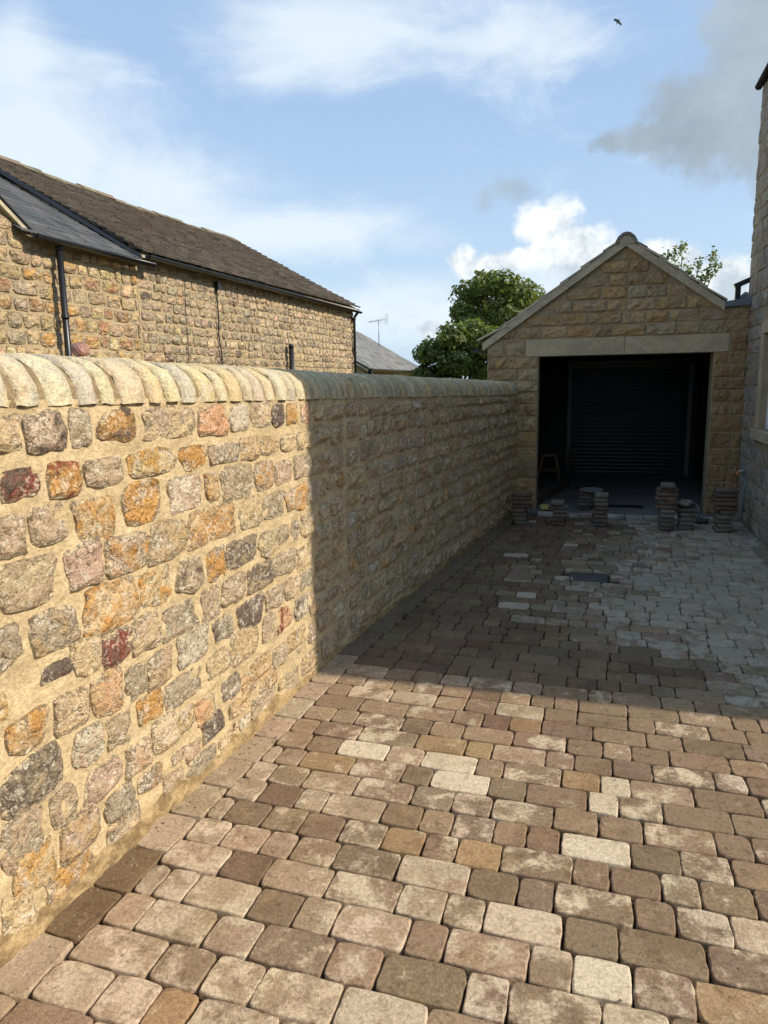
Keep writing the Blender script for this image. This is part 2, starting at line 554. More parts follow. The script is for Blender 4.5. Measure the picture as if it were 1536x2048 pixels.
M_STONE = stone_mat('rubble_stone', pale=(.80, .69, .52), pale_amt=.75, film=(.60, .465, .285), stain=.12, facet=15.)
M_COPE = stone_mat('sandstone_coping', pale=(.66, .58, .43), pale_amt=.35, s1=7., s2=26., bd=.006, bs=.8, film_on=False, facet=11., stain=.12, darkk=.25)
M_BARN = stone_mat('barn_rubble', pale=(.66, .58, .46), pale_amt=.5, s1=9., s2=34., bd=.014, fine=90., film=(.50, .385, .235), facet=14., stain=.4)
M_BLOCK = stone_mat('coursed_sandstone', pale=(.48, .38, .26), pale_amt=.3, s1=7., s2=30., bd=.009, fine=110., film_on=False, facet=12., stain=.3)
M_MORTAR = mortar_mat('sand_lime_mortar', (.62, .48, .295), (.49, .38, .225))
M_MORTAR_B = mortar_mat('barn_mortar', (.48, .37, .225), (.37, .29, .185), 3.)
M_MORTAR_G = mortar_mat('garage_mortar', (.42, .34, .235), (.35, .28, .195), 3.)
M_COPEBED = mortar_mat('coping_bed_mortar', (.29, .215, .125), (.22, .16, .09))
M_HAUNCH = mortar_mat('damp_mortar', (.44, .32, .17), (.22, .15, .075), 9.)
M_PAVER = paver_mat()
M_BED = mortar_mat('bedding_sand', (.045, .033, .022), (.07, .05, .034), 9.)
M_EARTH = mortar_mat('grass_and_earth', (.06, .075, .025), (.09, .085, .04), .8)
M_LINTEL = mortar_mat('smooth_cast_stone', (.52, .44, .31), (.42, .35, .245), 2., .0012)
M_CONC = mortar_mat('concrete_slab', (.20, .20, .205), (.15, .15, .155), 2.)
M_BLACK = plain_mat('black_plastic', (.012, .012, .013), .35, var=.3, scale=5)
M_IRON = plain_mat('cast_iron', (.075, .07, .065), .7, .2, .4, 60., .006)
M_LEAD = plain_mat('lead_sheet', (.16, .175, .20), .55, .2, .3, 6., .002)
M_SHADEBLOCK = plain_mat('shade_dark_blockwork', (.055, .052, .05), .95, var=.3, scale=7, bd=.006, spec=.1)  # albedo set dark so the garage interior keeps its shade
M_SHUTTER = plain_mat('dark_steel_shutter', (.045, .055, .062), .32, .55, .25, 3.)
M_GALV = plain_mat('galvanised_steel', (.30, .31, .32), .45, .3, .25, 20.)
M_WHITE = plain_mat('white_window_plastic', (.75, .76, .78), .4, var=.06)
M_WOOD = wood_mat('pale_softwood', (.34, .22, .11))
M_WOOD_D = wood_mat('dark_timber', (.10, .06, .035))
M_YELLOW = plain_mat('yellow_board', (.60, .48, .16), .8, var=.25, scale=12)
M_COPPER = plain_mat('copper_pipe', (.72, .30, .10), .35, .8, .25, 40.)
M_ROOF = tile_mat('stone_slate_roof')
M_SLATE = tile_mat('blue_slate_roof', (.05, .05, .05), .4, .003)
M_GROOF = tile_mat('garage_stone_slate', (.34, .30, .23), .30, .003)
M_LEAF = leaf_mat('green_leaves')
M_BARK = plain_mat('tree_bark', (.07, .055, .04), .9, var=.4, scale=9, bd=.02)
M_BIRD = plain_mat('dark_feathers', (.015, .018, .022), .7, var=.2, scale=30)
def attr_mat(name):
    m, t, b = mat_new(name)
    a1 = t.new('ShaderNodeAttribute', attribute_name='Col')
    t.put(b.inputs['Base Color'], a1.outputs['Color'])
    b.inputs['Roughness'].default_value = .95
    return m


M_CRUMB = attr_mat('mortar_crumb')
M_VERGE = mortar_mat('verge_mortar', (.58, .51, .38), (.46, .40, .30), 5.)

mg, tg, bg_ = mat_new('window_glass')
bg_.inputs['Base Color'].default_value = (.03, .035, .04, 1)
bg_.inputs['Roughness'].default_value = .04
bg_.inputs['Specular IOR Level'].default_value = .8
M_GLASS = mg

# stone colours (albedo)
SC_ = {'C': (.66, .50, .30), 'P': (.54, .40, .29), 'D': (.17, .125, .10), 'W': (.70, .61, .49), 'G': (.45, .35, .245),
       'O': (.60, .33, .11), 'S': (.64, .35, .20), 'T': (.56, .39, .205), 'R': (.27, .085, .055), 'B': (.37, .31, .245), 'K': (.56, .385, .30)}
for k_ in 'CPWGTBKS':
    SC_[k_] = tuple(a * .80 + b * .20 for a, b in zip(SC_[k_], (.58, .44, .26)))
# ------------------------------------------------------------------ ground
g = MB().add([(-900, -900, -.09), (900, -900, -.09), (900, 1500, -.09), (-900, 1500, -.09)], [(0, 1, 2, 3)])
tag(g.build('ground', M_EARTH), kind='structure')


def wallx(y):
    return -1.74 + (y - 1.56) * .044 if y < 4.53 else -1.609 + (y - 4.53) * .1


HX = 1.80            # face of the house on the right
GY = 10.15           # front of the garage
# ------------------------------------------------------------------ driveway
drive = MB()
ys = [-2.0 + k * .5 for k in range(25)]
vs = []
for y in ys:
    vs += [(wallx(y) - .05, min(y, 9.95), -.030), (HX + .05 if y > 3.9 else HX + 2.5, min(y, 9.95), -.030)]
drive.add(vs, [(2 * i, 2 * i + 1, 2 * i + 3, 2 * i + 2) for i in range(len(ys) - 1)])
driveway = tag(drive.build('driveway', M_BED), kind='structure')

rp = random.Random(21)
PAV = {'P': ((.325, .242, .168), .56), 'W': ((.42, .335, .245), .90), 'K': ((.37, .275, .20), .70), 'B': ((.205, .145, .096), .18), 'T': ((.26, .188, .124), .32),
       'Y': ((.30, .205, .112), .28), 'G': ((.33, .255, .182), .45), 'D': ((.17, .116, .076), .06), 'M': ((.225, .162, .108), .50)}
PALE = (.47, .38, .28)
PALE_W = (.57, .46, .315)


def paver_piece(x0, x1, y0f, y1f, col, c2, dry, hi, gap=.0042, th=.05):
    """tumbled block between x0..x1 and the two course lines y0f(x), y1f(x)"""
    n_c = 3 if hi else 2
    e = 3 if hi else 1
    rr = rp.uniform(.007, .018)
    X0, X1 = x0 + gap * rp.uniform(.7, 1.6), x1 - gap * rp.uniform(.7, 1.6)
    dz = rp.uniform(-.003, .003)
    tx, ty = rp.uniform(-.012, .012), rp.uniform(-.014, .014)
    cx = (X0 + X1) / 2
    yc = (y0f(cx) + y1f(cx)) / 2
    hw = (X1 - X0) / 2
    g2 = gap * rp.uniform(.8, 1.7)
    hh = (y1f(cx) - y0f(cx)) / 2 - g2
    sl = (y0f(X1) - y0f(X0)) / max(X1 - X0, 1e-6)
    out = []
    for (sx, sy, a0) in ((1, 1, 0), (-1, 1, 90), (-1, -1, 180), (1, -1, 270)):
        r = rr * rp.uniform(.6, 1.5)
        for k in range(n_c):
            an = math.radians(a0 + 90 * k / (n_c - 1))
            out.append((sx * (hw - r) + r * math.cos(an), sy * (hh - r) + r * math.sin(an)))
        nx_ = [(-1, 1), (-1, -1), (1, -1), (1, 1)][[(1, 1), (-1, 1), (-1, -1), (1, -1)].index((sx, sy))]
        for k in range(1, e + 1):
            f_ = k / (e + 1)
            ax, ay = sx * (hw - (0 if sy * nx_[1] < 0 else r)), sy * (hh - (0 if sx * nx_[0] < 0 else r))
            bx_, by_ = nx_[0] * (hw - (0 if sy * nx_[1] < 0 else r)), nx_[1] * (hh - (0 if sx * nx_[0] < 0 else r))
            j_ = rp.uniform(-.0060, .0022)
            px_, py_ = ax + (bx_ - ax) * f_, ay + (by_ - ay) * f_
            if abs(ax - bx_) < 1e-6: px_ += math.copysign(j_, px_)
            else: py_ += math.copysign(j_, py_)
            out.append((px_, py_))
    n = len(out)
    rings = []
    for ins, z in ((0.0, -th), (0.0, -.006), (.0018, -.0015), (.005, 0.0)):
        for (x, y) in out:
            f_ = 1 - ins / max(hw, .03); g_ = 1 - ins / max(hh, .03)
            jx = rp.uniform(-.0012, .0012) if z > -.02 else 0
            x_, y_ = x * f_ + jx, y * g_ + jx
            rings.append((cx + x_, yc + y_ + sl * x_, z + dz + tx * x_ + ty * y_))
    fs = []
    for k in range(3):
        for i in range(n):
            j = (i + 1) % n
            fs.append((k * n + i, k * n + j, k * n + n + j, k * n + n + i))
    fs.append(tuple(range(3 * n, 4 * n)))
    return (rings, fs, col, c2, dry, (cx, yc, 0.0), hw * hh * 4)


ROWS = {}
for part in "-3:-1.358G,-1.191P,-1.061Y;-2:-1.522K,-1.269P,-1.09M,-0.92P,-0.664P,-0.404K;-1:-1.428P,-1.175P,-1.001P,-0.75M,-0.583T,-0.318B,-0.191M,0.074M,0.254K;0:-1.463G,-1.34P,-1.092P,-0.922B,-0.787T,-0.533P,-0.406T,-0.143P,-0.013M,0.161W,0.336M,0.565Y;1:-1.291P,-1.118D,-0.867P,-0.441P,-0.305M,-0.047K,0.126B,0.389B,0.626B;2:-1.376G,-1.203P,-1.078G,-0.9T,-0.653M,-0.388P,-0.211B,-0.082B,0.178M,0.311B,0.483M,0.633P;3:-1.449G,-1.271B,-1.108M,-0.933B,-0.755M,-0.592Y,-0.461M,-0.289Y,-0.028M,0.104B,0.277B,0.406M,0.582B,0.744B;4:-1.369P,-1.194D,-1.064G,-0.641B,-0.509T,-0.339M,-0.208T,-0.079B,0.181W,0.358B,0.533M,0.703B;5:-1.394G,-1.226M,-0.976P,-0.715M,-0.538M,-0.367M,-0.113M,0.063T,0.237T,0.499M,0.628B,0.82B;6:-1.433G,-1.307T,-1.052Y,-0.802M,-0.666B,-0.404W,-0.24B,0.02B,0.147W,0.322M,0.584B,0.818B;7:-1.338T,-1.173B,-0.921W,-0.747P,-0.485W,-0.358T,-0.097M,0.074Y,0.199W,0.46P,0.724B;8:-1.361T,-1.118M,-0.817M,-0.565Y,-0.434Y,-0.177P,-0.045M,0.128B,0.302B,0.562M,0.695M;9:-1.322T,-1.19T,-0.776B,-0.606T,-0.349T,-0.087M,0.086B,0.216T,0.388B,0.65B;10:-0.947T,-0.686T,-0.526T,-0.386D,-0.222Y,0.037B,0.295B,0.463B,0.738B".split(';'):
    k, r = part.split(':')
    ROWS[int(k)] = [(float(z[:-1]), z[-1]) for z in r.split(',')]
PITCH = .1588


def line(k):
    return lambda x: 1.925 + PITCH * k - .022 * (x + .4)


def border_in(y):
    return wallx(y) + .168


DRAIN = (-.19, .145, 6.52, 6.83)
pl = []
k_lo, k_hi = -24, 49
for k in range(k_lo, k_hi):
    y0f, y1f = line(k), line(k + 1)
    ym = (y0f(0) + y1f(0)) / 2
    xs0 = border_in(y0f(-1.5) + .08) + .003
    xe = HX - .165 if ym > 3.9 else HX + 2.0
    edges = [(xs0, None)]
    traced = ROWS.get(k, [])
    x = xs0
    for (jx, tone) in traced:
        if jx - x < .05: continue
        # fill missing joints inside a long gap
        gap_ = jx - x
        if gap_ > .33:
            w1 = .26 if gap_ > .40 else gap_ / 2
            edges.append((x + w1, rp.choice('BTMP'))); x += w1
            if jx - x > .31:
                edges.append(((x + jx) / 2, rp.choice('BTM')))
        edges.append((jx, tone)); x = jx
    while x < xe - .02:
        w1 = rp.choice([.26, .26, .172, .172, .13])
        if xe - (x + w1) < .08: w1 = xe - x
        edges.append((x + w1, None)); x += w1
    for i in range(1, len(edges)):
        x0, x1 = edges[i - 1][0], edges[i][0]
        tone = edges[i][1]
        cx = (x0 + x1) / 2
        if DRAIN[0] - .03 < cx < DRAIN[1] + .03 and DRAIN[2] - .05 < ym < DRAIN[3] + .05:
            continue
        if tone is None:
            if ym < 4.15:
                tone = rp.choice('BBTTBBM' if cx > -.2 else 'TTPMGB')
            else:
                tone = None
        if tone is not None:
            c, dry = PAV[tone]
            c = jit((c[0], c[1] * .975, c[2] * .98), rp, .10); dry = min(1, max(0, dry + rp.uniform(-.1, .1)))
            c2 = PALE_W if tone == 'W' else jit(PALE, rp, .08)
        else:
            # beyond the shadow line, tones also darkened for shade: damp brown blocks on the wall side, dry dusty ones on the house side
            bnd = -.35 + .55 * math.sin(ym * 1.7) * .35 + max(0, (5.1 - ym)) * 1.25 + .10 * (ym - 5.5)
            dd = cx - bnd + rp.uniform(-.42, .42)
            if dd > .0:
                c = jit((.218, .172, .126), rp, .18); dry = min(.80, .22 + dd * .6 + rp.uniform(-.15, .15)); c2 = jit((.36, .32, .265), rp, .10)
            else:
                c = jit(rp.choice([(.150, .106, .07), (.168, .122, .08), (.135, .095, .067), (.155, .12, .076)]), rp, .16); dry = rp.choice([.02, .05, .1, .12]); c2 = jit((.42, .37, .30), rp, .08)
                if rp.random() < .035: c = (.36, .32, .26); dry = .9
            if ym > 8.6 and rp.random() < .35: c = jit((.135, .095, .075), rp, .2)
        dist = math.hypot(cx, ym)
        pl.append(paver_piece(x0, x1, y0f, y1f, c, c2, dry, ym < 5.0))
# border course along the wall, and along the house
yb = -1.9 + .03
while yb < 9.6:
    L = .238
    if 1.54 < yb < 1.95: c, dry = (.165, .105, .055), .16
    elif yb < 4.1: c, dry = jit(rp.choice([PAV['G'][0], PAV['P'][0], PAV['G'][0], PAV['K'][0]]), rp, .08), rp.uniform(.1, .4)
    else: c, dry = jit((.155, .12, .085), rp, .15), rp.choice([.05, .1, .6 if 4.0 < yb < 4.3 else .05])  # past the shadow line the border tone is darkened for shade
    y0_, y1_ = yb, yb + L
    xa = wallx(yb + L / 2)
    piece = paver_piece(xa + .004, xa + .168, lambda x: y0_ - .02 * (x + 1.6), lambda x: y1_ - .02 * (x + 1.6), c, jit(PALE, rp, .1), dry, yb < 5)
    pl.append(piece)
    yb += L
yb = 4.05
while yb < 9.6:
    L = .24
    y0_, y1_ = yb, yb + L
    c = jit((.22, .185, .15), rp, .15)
    pl.append(paver_piece(HX - .165, HX - .004, lambda x: y0_, lambda x: y1_, c, (.44, .40, .35), rp.uniform(.2, .7), False))
    yb += L
pieces(driveway, 'paver', pl, M_PAVER, 'paver_field')
# pale edging row at the garage threshold
xk = -.72
while xk < 1.70:
    w1 = rp.choice([.24, .24, .16])
    x1_ = min(xk + w1, 1.78)
    pc = paver_piece(xk, x1_, lambda x: 9.78, lambda x: 9.93, jit((.30, .28, .25), rp, .15), (.46, .43, .38), rp.uniform(.3, .8), False)
    MB().add([(p[0], p[1], p[2] + .03) for p in pc[0]], pc[1], pc[2], pc[3], a=pc[4]).build('edging_block', M_PAVER, driveway)
    xk += w1
dm = MB()
dm.box((DRAIN[0], DRAIN[2], -.03), (DRAIN[1], DRAIN[3], -.008), (.06, .06, .06))
drain = dm.build('drain_cover', M_LEAD)
tag(drain, 'small dark rectangular drain cover set flush in the shaded block paving', 'drain cover')
fr = MB()
for a, b_ in (((DRAIN[0], DRAIN[2], -.02), (DRAIN[0] + .018, DRAIN[3], .001)), ((DRAIN[1] - .018, DRAIN[2], -.02), (DRAIN[1], DRAIN[3], .001)),
              ((DRAIN[0] + .018, DRAIN[2], -.02), (DRAIN[1] - .018, DRAIN[2] + .018, .001)), ((DRAIN[0] + .018, DRAIN[3] - .018, -.02), (DRAIN[1] - .018, DRAIN[3], .001))):
    fr.box(a, b_)
fr.build('frame', M_IRON, drain)
MB().box((DRAIN[0] + .022, DRAIN[2] + .022, -.008), (DRAIN[1] - .022, DRAIN[3] - .022, -.002), b=.002).build('cover_plate', M_IRON, drain)

# ------------------------------------------------------------------ boundary wall
WY0, WY1 = -1.5, GY - .03


def cope_z(y): return 1.727 - .0135 * (y - 1.5)


def wall_frame(y):
    s_ = .044 if y < 4.53 else .1
    ln = math.hypot(1, s_)
    U = np.array([s_ / ln, 1 / ln, 0.0]); N = np.array([1 / ln, -s_ / ln, 0.0])
    return U, N


rw = random.Random(5)
core = MB()
NY = int((WY1 - WY0) / .026); NZ = 66
vv = []; ff = []
for i in range(NY + 1):
    y = WY0 + (WY1 - WY0) * i / NY
    U, N = wall_frame(y)
    for j in range(NZ + 1):
        z = -.1 + (cope_z(y) + .12) * j / NZ
        o = .012 * mnoise.noise(Vector((y * 11, z * 24, 3.1))) + .005 * mnoise.noise(Vector((y * 33, z * 50, 9.7))) + .0005
        vv.append((wallx(y) + o * N[0], y + o * N[1] * .3, z))
for i in range(NY):
    for j in range(NZ):
        a = i * (NZ + 1) + j
        ff.append((a, a + NZ + 1, a + NZ + 2, a + 1))
core.add(vv, ff)
# back of the wall and its ends
bk = []
for i in range(0, NY + 1, 6):
    y = WY0 + (WY1 - WY0) * i / NY
    bk += [(wallx(y) - .40, y, -.1), (wallx(y) - .40, y, cope_z(y) + .02)]
core.add(bk, [(2 * i, 2 * i + 1, 2 * i + 3, 2 * i + 2) for i in range(len(bk) // 2 - 1)])
core.add([(wallx(WY0), WY0, -.1), (wallx(WY0) - .4, WY0, -.1), (wallx(WY0) - .4, WY0, 1.75), (wallx(WY0), WY0, 1.75)], [(0, 1, 2, 3)])
bwall = core.build('boundary_wall', M_MORTAR)
tag(bwall, 'rubble stone boundary wall with rounded coping stones along the block driveway', 'wall')

sl_ = []
traced_rects = []
for it in "1.793,1.643,0.106,0.11,C;1.947,1.641,0.159,0.135,PD;2.108,1.641,0.104,0.132,WG;2.305,1.64,0.202,0.121,OD;2.621,1.631,0.359,0.135,PC;2.953,1.624,0.238,0.139,S;3.182,1.623,0.172,0.126,W;3.4,1.627,0.217,0.127,CP;3.596,1.618,0.146,0.121,D;3.762,1.617,0.13,0.114,TO;3.943,1.616,0.141,0.132,S;2.491,1.48,0.304,0.104,CO;2.782,1.474,0.199,0.104,O;3.03,1.468,0.26,0.096,BG;3.267,1.469,0.182,0.113,T;3.478,1.466,0.19,0.101,T;3.703,1.466,0.189,0.094,C;3.919,1.459,0.212,0.106,C;1.824,1.484,0.146,0.099,RD;2.009,1.475,0.144,0.122,OR;2.202,1.477,0.196,0.102,GP;2.412,1.329,0.228,0.169,O;2.696,1.323,0.241,0.156,WP;2.912,1.323,0.122,0.135,TO;3.138,1.314,0.304,0.166,G;3.413,1.316,0.21,0.148,PO;3.636,1.308,0.206,0.131,P;3.891,1.311,0.241,0.139,P;2.147,1.319,0.201,0.159,TO;1.923,1.336,0.16,0.131,P;1.766,1.325,0.119,0.133,PG;2.903,1.149,0.389,0.168,OG;3.256,1.144,0.234,0.156,C;3.506,1.141,0.234,0.135,G;3.776,1.137,0.26,0.144,PO;4,1.137,0.147,0.124,P;2.56,1.154,0.262,0.166,GT;2.299,1.152,0.246,0.148,PO;2.062,1.165,0.175,0.16,K;1.812,1.163,0.242,0.153,CP;3.424,0.954,0.202,0.128,GC;3.606,0.964,0.151,0.102,G;3.75,0.958,0.103,0.112,B;3.92,0.953,0.175,0.13,C;3.144,0.965,0.295,0.136,DG;2.918,0.964,0.154,0.155,GO;2.7,0.963,0.212,0.151,GD;2.458,0.973,0.197,0.149,CO;2.184,0.974,0.297,0.179,CO;1.908,0.982,0.201,0.146,BT;1.713,0.99,0.1,0.138,BG;3.591,0.798,0.262,0.128,PG;3.865,0.773,0.219,0.136,C;3.321,0.796,0.265,0.144,DG;3.051,0.803,0.22,0.134,G;2.851,0.788,0.15,0.159,G;2.6,0.789,0.242,0.143,BG;2.373,0.812,0.174,0.147,PC;2.202,0.81,0.179,0.135,RD;2.036,0.838,0.137,0.139,C;3.692,0.632,0.218,0.119,CG;3.886,0.631,0.159,0.104,B;3.473,0.637,0.21,0.12,GC;3.197,0.633,0.251,0.147,D;2.939,0.637,0.169,0.121,BD;2.687,0.64,0.24,0.149,WB;2.444,0.653,0.154,0.1,GP;1.897,0.837,0.147,0.062,D;3.794,0.485,0.184,0.137,WD;3.584,0.485,0.167,0.137,SR;3.4,0.489,0.165,0.15,P;3.131,0.492,0.277,0.181,TG;2.888,0.485,0.194,0.121,C;3.718,0.314,0.238,0.109,T;3.497,0.291,0.161,0.117,G;3.288,0.318,0.218,0.111,T;1.663,0.811,0.053,0.092,CO;2.126,0.654,0.167,0.163,ST;2.291,0.632,0.123,0.138,BG;2.438,0.601,0.152,0.088,TG;2.592,0.479,0.275,0.131,BG;2.98,0.322,0.168,0.124,BD;3.139,0.268,0.147,0.129,T;3.341,0.209,0.204,0.116,T;3.641,0.089,0.189,0.118,G;1.944,0.668,0.157,0.144,CG;2.365,0.495,0.153,0.122,O;2.175,0.487,0.134,0.13,G;1.749,0.683,0.163,0.121,TO;2.443,0.343,0.171,0.148,CW;2.007,0.509,0.16,0.135,WK;2.585,0.338,0.133,0.111,T;2.749,0.31,0.167,0.116,TS;3.039,0.198,0.198,0.089,T;3.29,0.11,0.253,0.115,GP;1.752,0.508,0.253,0.172,DG;2.266,0.324,0.145,0.13,PS;2.071,0.342,0.183,0.131,KG;2.806,0.203,0.184,0.107,D;2.518,0.191,0.086,0.055,P;2.628,0.163,0.129,0.091,P;1.875,0.352,0.13,0.144,G;2.323,0.201,0.151,0.083,BO;2.486,0.104,0.144,0.077,P;2.694,0.08,0.221,0.093,B;3.089,0.081,0.108,0.078,W;2.904,0.079,0.13,0.062,C;1.689,0.343,0.168,0.187,BP;2.14,0.2,0.16,0.117,B;1.938,0.209,0.19,0.154,PT;2.159,0.115,0.191,0.158,BC;1.72,0.219,0.184,0.15,OC;1.865,0.088,0.219,0.125,PO;1.645,0.121,0.137,0.196,C".split(';'):
    y, z, w, h, t = it.split(',')
    y, z, w, h = float(y), float(z), float(w), float(h)
    c = SC_[t[0]]; c2 = SC_[t[-1]]
    U, N = wall_frame(y)
    h_ = min(h, .19) * 1.04; w_ = w * 1.04
    nn = rw.uniform(3.5, 10)
    loc, fs = rough_stone(w_ * 1.05, h_ * 1.05, rw.uniform(.005, .021), rw, nn, 7, 6, ir=.075)
    sl_.append((frame_pts(loc, (wallx(y), y, z), U, (0, 0, 1), N), fs, jit(c, rw, .08), jit(c2, rw, .08), rim_alpha(7, 6), (wallx(y), y, z), w_ * h_))
    traced_rects.append((y - w_ / 2, y + w_ / 2, z - h_ / 2, z + h_ / 2))
# the rest of the wall: rough courses
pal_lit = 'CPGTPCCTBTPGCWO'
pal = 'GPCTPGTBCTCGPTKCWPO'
z = .055
row = 0
rects = list(traced_rects)
while z < 1.66:
    hrow = rw.uniform(.115, .165)
    y = WY0 + rw.uniform(0, .15)
    while y < WY1 - .05:
        w = rw.choice([rw.uniform(.09, .16), rw.uniform(.13, .22), rw.uniform(.18, .30)])
        h = hrow * rw.uniform(.74, .97)
        zc = z + hrow / 2 + rw.uniform(-.012, .012) - .006 * (y - 1.5) * .5
        zt = cope_z(y) - .025
        if zc + h / 2 > zt:
            h = max(.05, (zt - (zc - h / 2))); zc = zt - h / 2
        ok = True
        for (a, b_, c_, d_) in traced_rects:
            if y < b_ + .008 and y + w > a - .008 and zc - h / 2 < d_ + .004 and zc + h / 2 > c_ - .004:
                ok = False; break
        if abs(y + w / 2 - 4.53) < w / 2 + .012:          # straight joint between the two builds
            if y < 4.53: w = 4.515 - y
            ok = ok and w > .06 and y < 4.515
        if h < .06: ok = False
        if ok:
            yc = y + w / 2
            U, N = wall_frame(yc)
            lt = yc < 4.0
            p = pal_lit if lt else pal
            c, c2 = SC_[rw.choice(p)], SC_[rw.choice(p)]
            nn = rw.uniform(4, 9)
            loc, fs = rough_stone(w, h, rw.uniform(.012, .028), rw, nn, 6, 5, ir=.045)
            rects.append((y, y + w, zc - h / 2, zc + h / 2))
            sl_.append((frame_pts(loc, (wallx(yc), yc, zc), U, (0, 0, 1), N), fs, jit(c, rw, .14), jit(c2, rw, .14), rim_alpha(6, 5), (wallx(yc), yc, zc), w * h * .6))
            y += w + rw.uniform(.010, .024)
        else:
            y += .03
    z += hrow + .008
    row += 1
for tr_ in range(4200):          # packing stones in what is left of the sunny part
    big_ = 1.0 if tr_ < 1800 else .65 if tr_ < 3200 else .45
    w = rw.uniform(.08, .20) * big_; h = rw.uniform(.07, .13) * big_
    yc, zc = rw.uniform(WY0 + .1, 4.45), rw.uniform(.10, 1.64)
    if zc + h / 2 > cope_z(yc) - .03: continue
    g_ = .007
    if any(yc - w / 2 < b_ + g_ and yc + w / 2 > a - g_ and zc - h / 2 < d__ + g_ and zc + h / 2 > c_ - g_ for (a, b_, c_, d__) in rects): continue
    rects.append((yc - w / 2, yc + w / 2, zc - h / 2, zc + h / 2))
    U, N = wall_frame(yc)
    c, c2 = SC_[rw.choice('CTGPTGCP')], SC_[rw.choice('CTGPGC')]
    loc, fs = rough_stone(w, h, rw.uniform(.008, .018), rw, rw.uniform(4, 8), 6, 5, ir=.06)
    sl_.append((frame_pts(loc, (wallx(yc), yc, zc), U, (0, 0, 1), N), fs, jit(c, rw, .14), jit(c2, rw, .14), rim_alpha(6, 5), (wallx(yc), yc, zc), w * h * .6))
pieces(bwall, 'stone', sl_, M_STONE, 'rubble_mass', smooth=False)

# coping: half-round stones standing on edge in a mortar bed
JY = [1.831, 1.95, 2.097, 2.216, 2.315, 2.483, 2.592, 2.71, 2.845, 2.987, 3.096, 3.232, 3.336, 3.457, 3.581, 3.718, 3.832, 3.959, 4.06, 4.168, 4.26, 4.34]
yy = 1.831
while yy > WY0 + .1:
    yy -= rw.uniform(.10, .17); JY.insert(0, yy)
yy = JY[-1]
while yy < WY1 - .09:
    yy += rw.uniform(.075, .13); JY.append(min(yy, WY1))
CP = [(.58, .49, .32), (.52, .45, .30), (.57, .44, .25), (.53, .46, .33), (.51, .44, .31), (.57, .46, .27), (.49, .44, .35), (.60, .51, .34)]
CP_SHADE = [(.46, .385, .245), (.42, .36, .24), (.45, .34, .20), (.42, .38, .28), (.50, .41, .26), (.36, .31, .21)]  # shaded stretch of coping: shade put into a darker, warmer colour set


def cope_section(y, rscale=1.0, fwd=0.012):
    wd = .43; ht = .178 - .006 * 0
    pts = []
    nA = 13
    for k in range(nA):
        an = math.pi * k / (nA - 1)
        cxn, szn = math.cos(an), math.sin(an)
        e = 2.35
        px = math.copysign(abs(cxn) ** (2 / e), cxn) * wd / 2
        pz = abs(szn) ** (2 / e) * ht
        pts.append((-wd / 2 + .012 + px * rscale, pz * rscale))
    return pts


bed = MB(); vb = []
NB = 120
for i in range(NB + 1):
    y = WY0 + (WY1 - WY0) * i / NB
    U, N = wall_frame(y)
    for (n_, z_) in cope_section(y, .945):
        vb.append((wallx(y) + n_ * N[0], y + n_ * N[1], cope_z(y) + z_ - .004 + rw.uniform(-.002, .002)))
nn_ = 13
bed.add(vb, [(i * nn_ + k, i * nn_ + k + 1, (i + 1) * nn_ + k + 1, (i + 1) * nn_ + k) for i in range(NB) for k in range(nn_ - 1)])
bed.build('coping_mortar', M_COPEBED, bwall)
for i in range(len(JY) - 1):
    ya, yb_ = JY[i], JY[i + 1]
    if yb_ - ya < .05: continue
    ln = yb_ - ya
    gp = .0145 if ya < 4.0 else .0105
    ro = rw.uniform(.985, 1.04)
    vs = []
    st = [(gp, .925), (gp + .005, ro * .988), (ln * rw.uniform(.4, .6), ro * rw.uniform(.995, 1.015)), (ln - gp - .005, ro * .988), (ln - gp, .925)]
    dzn = rw.uniform(-.004, .004)
    lean = rw.uniform(-.04, .04)
    wob = [rw.uniform(-.006, .006) for _ in range(13)]
    for (off, rs) in st:
        y = ya + off
        U, N = wall_frame(y)
        for k_, (n_, z_) in enumerate(cope_section(y, rs)):
            jj = wob[k_] + rw.uniform(-.006, .006)
            yo = lean * z_
            vs.append((wallx(y) + (n_ + (jj if n_ > -.2 else -jj) * .5) * N[0], y + n_ * N[1] + yo, cope_z(y) + max(z_ + dzn * 0 + jj * .6, -.002)))
    fs = [(a * 13 + k_, a * 13 + k_ + 1, (a + 1) * 13 + k_ + 1, (a + 1) * 13 + k_) for a in range(4) for k_ in range(12)]
    ym = (ya + yb_) / 2
    c = jit(rw.choice(CP if ym < 4.0 else CP_SHADE + [CP[4]]), rw, .10)
    c2 = jit(rw.choice(CP if ym < 4.0 else CP_SHADE), rw, .10)
    if rw.random() < .10: c = jit((.58, .41, .20), rw, .1)
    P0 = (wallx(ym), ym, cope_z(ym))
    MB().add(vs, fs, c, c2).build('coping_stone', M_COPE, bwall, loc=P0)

# mortar haunch where the wall meets the paving
hm = MB(); hv = []
NH = 420
for i in range(NH + 1):
    y = WY0 + (WY1 - WY0) * i / NH
    U, N = wall_frame(y)
    big = 1.0 if y < 3.6 else .55
    w_ = max(.006, .024 + .030 * mnoise.noise(Vector((y * 4, 1, 0))) + .012 * mnoise.noise(Vector((y * 19, 5, 0)))) * big
    h_ = max(.02, .070 + .07 * mnoise.noise(Vector((y * 3, 2, 0))) + .035 * mnoise.noise(Vector((y * 15, 3, 0)))) * big
    for (n_, z_) in ((w_, -.03), (w_ * .95, h_ * .35), (w_ * .55, h_ * .8), (-.004, h_ * 1.05)):
        hv.append((wallx(y) + n_ * N[0], y + n_ * N[1], z_))
hm.add(hv, [(i * 4 + k, i * 4 + 4 + k, i * 4 + 5 + k, i * 4 + 1 + k) for i in range(NH) for k in range(3)])
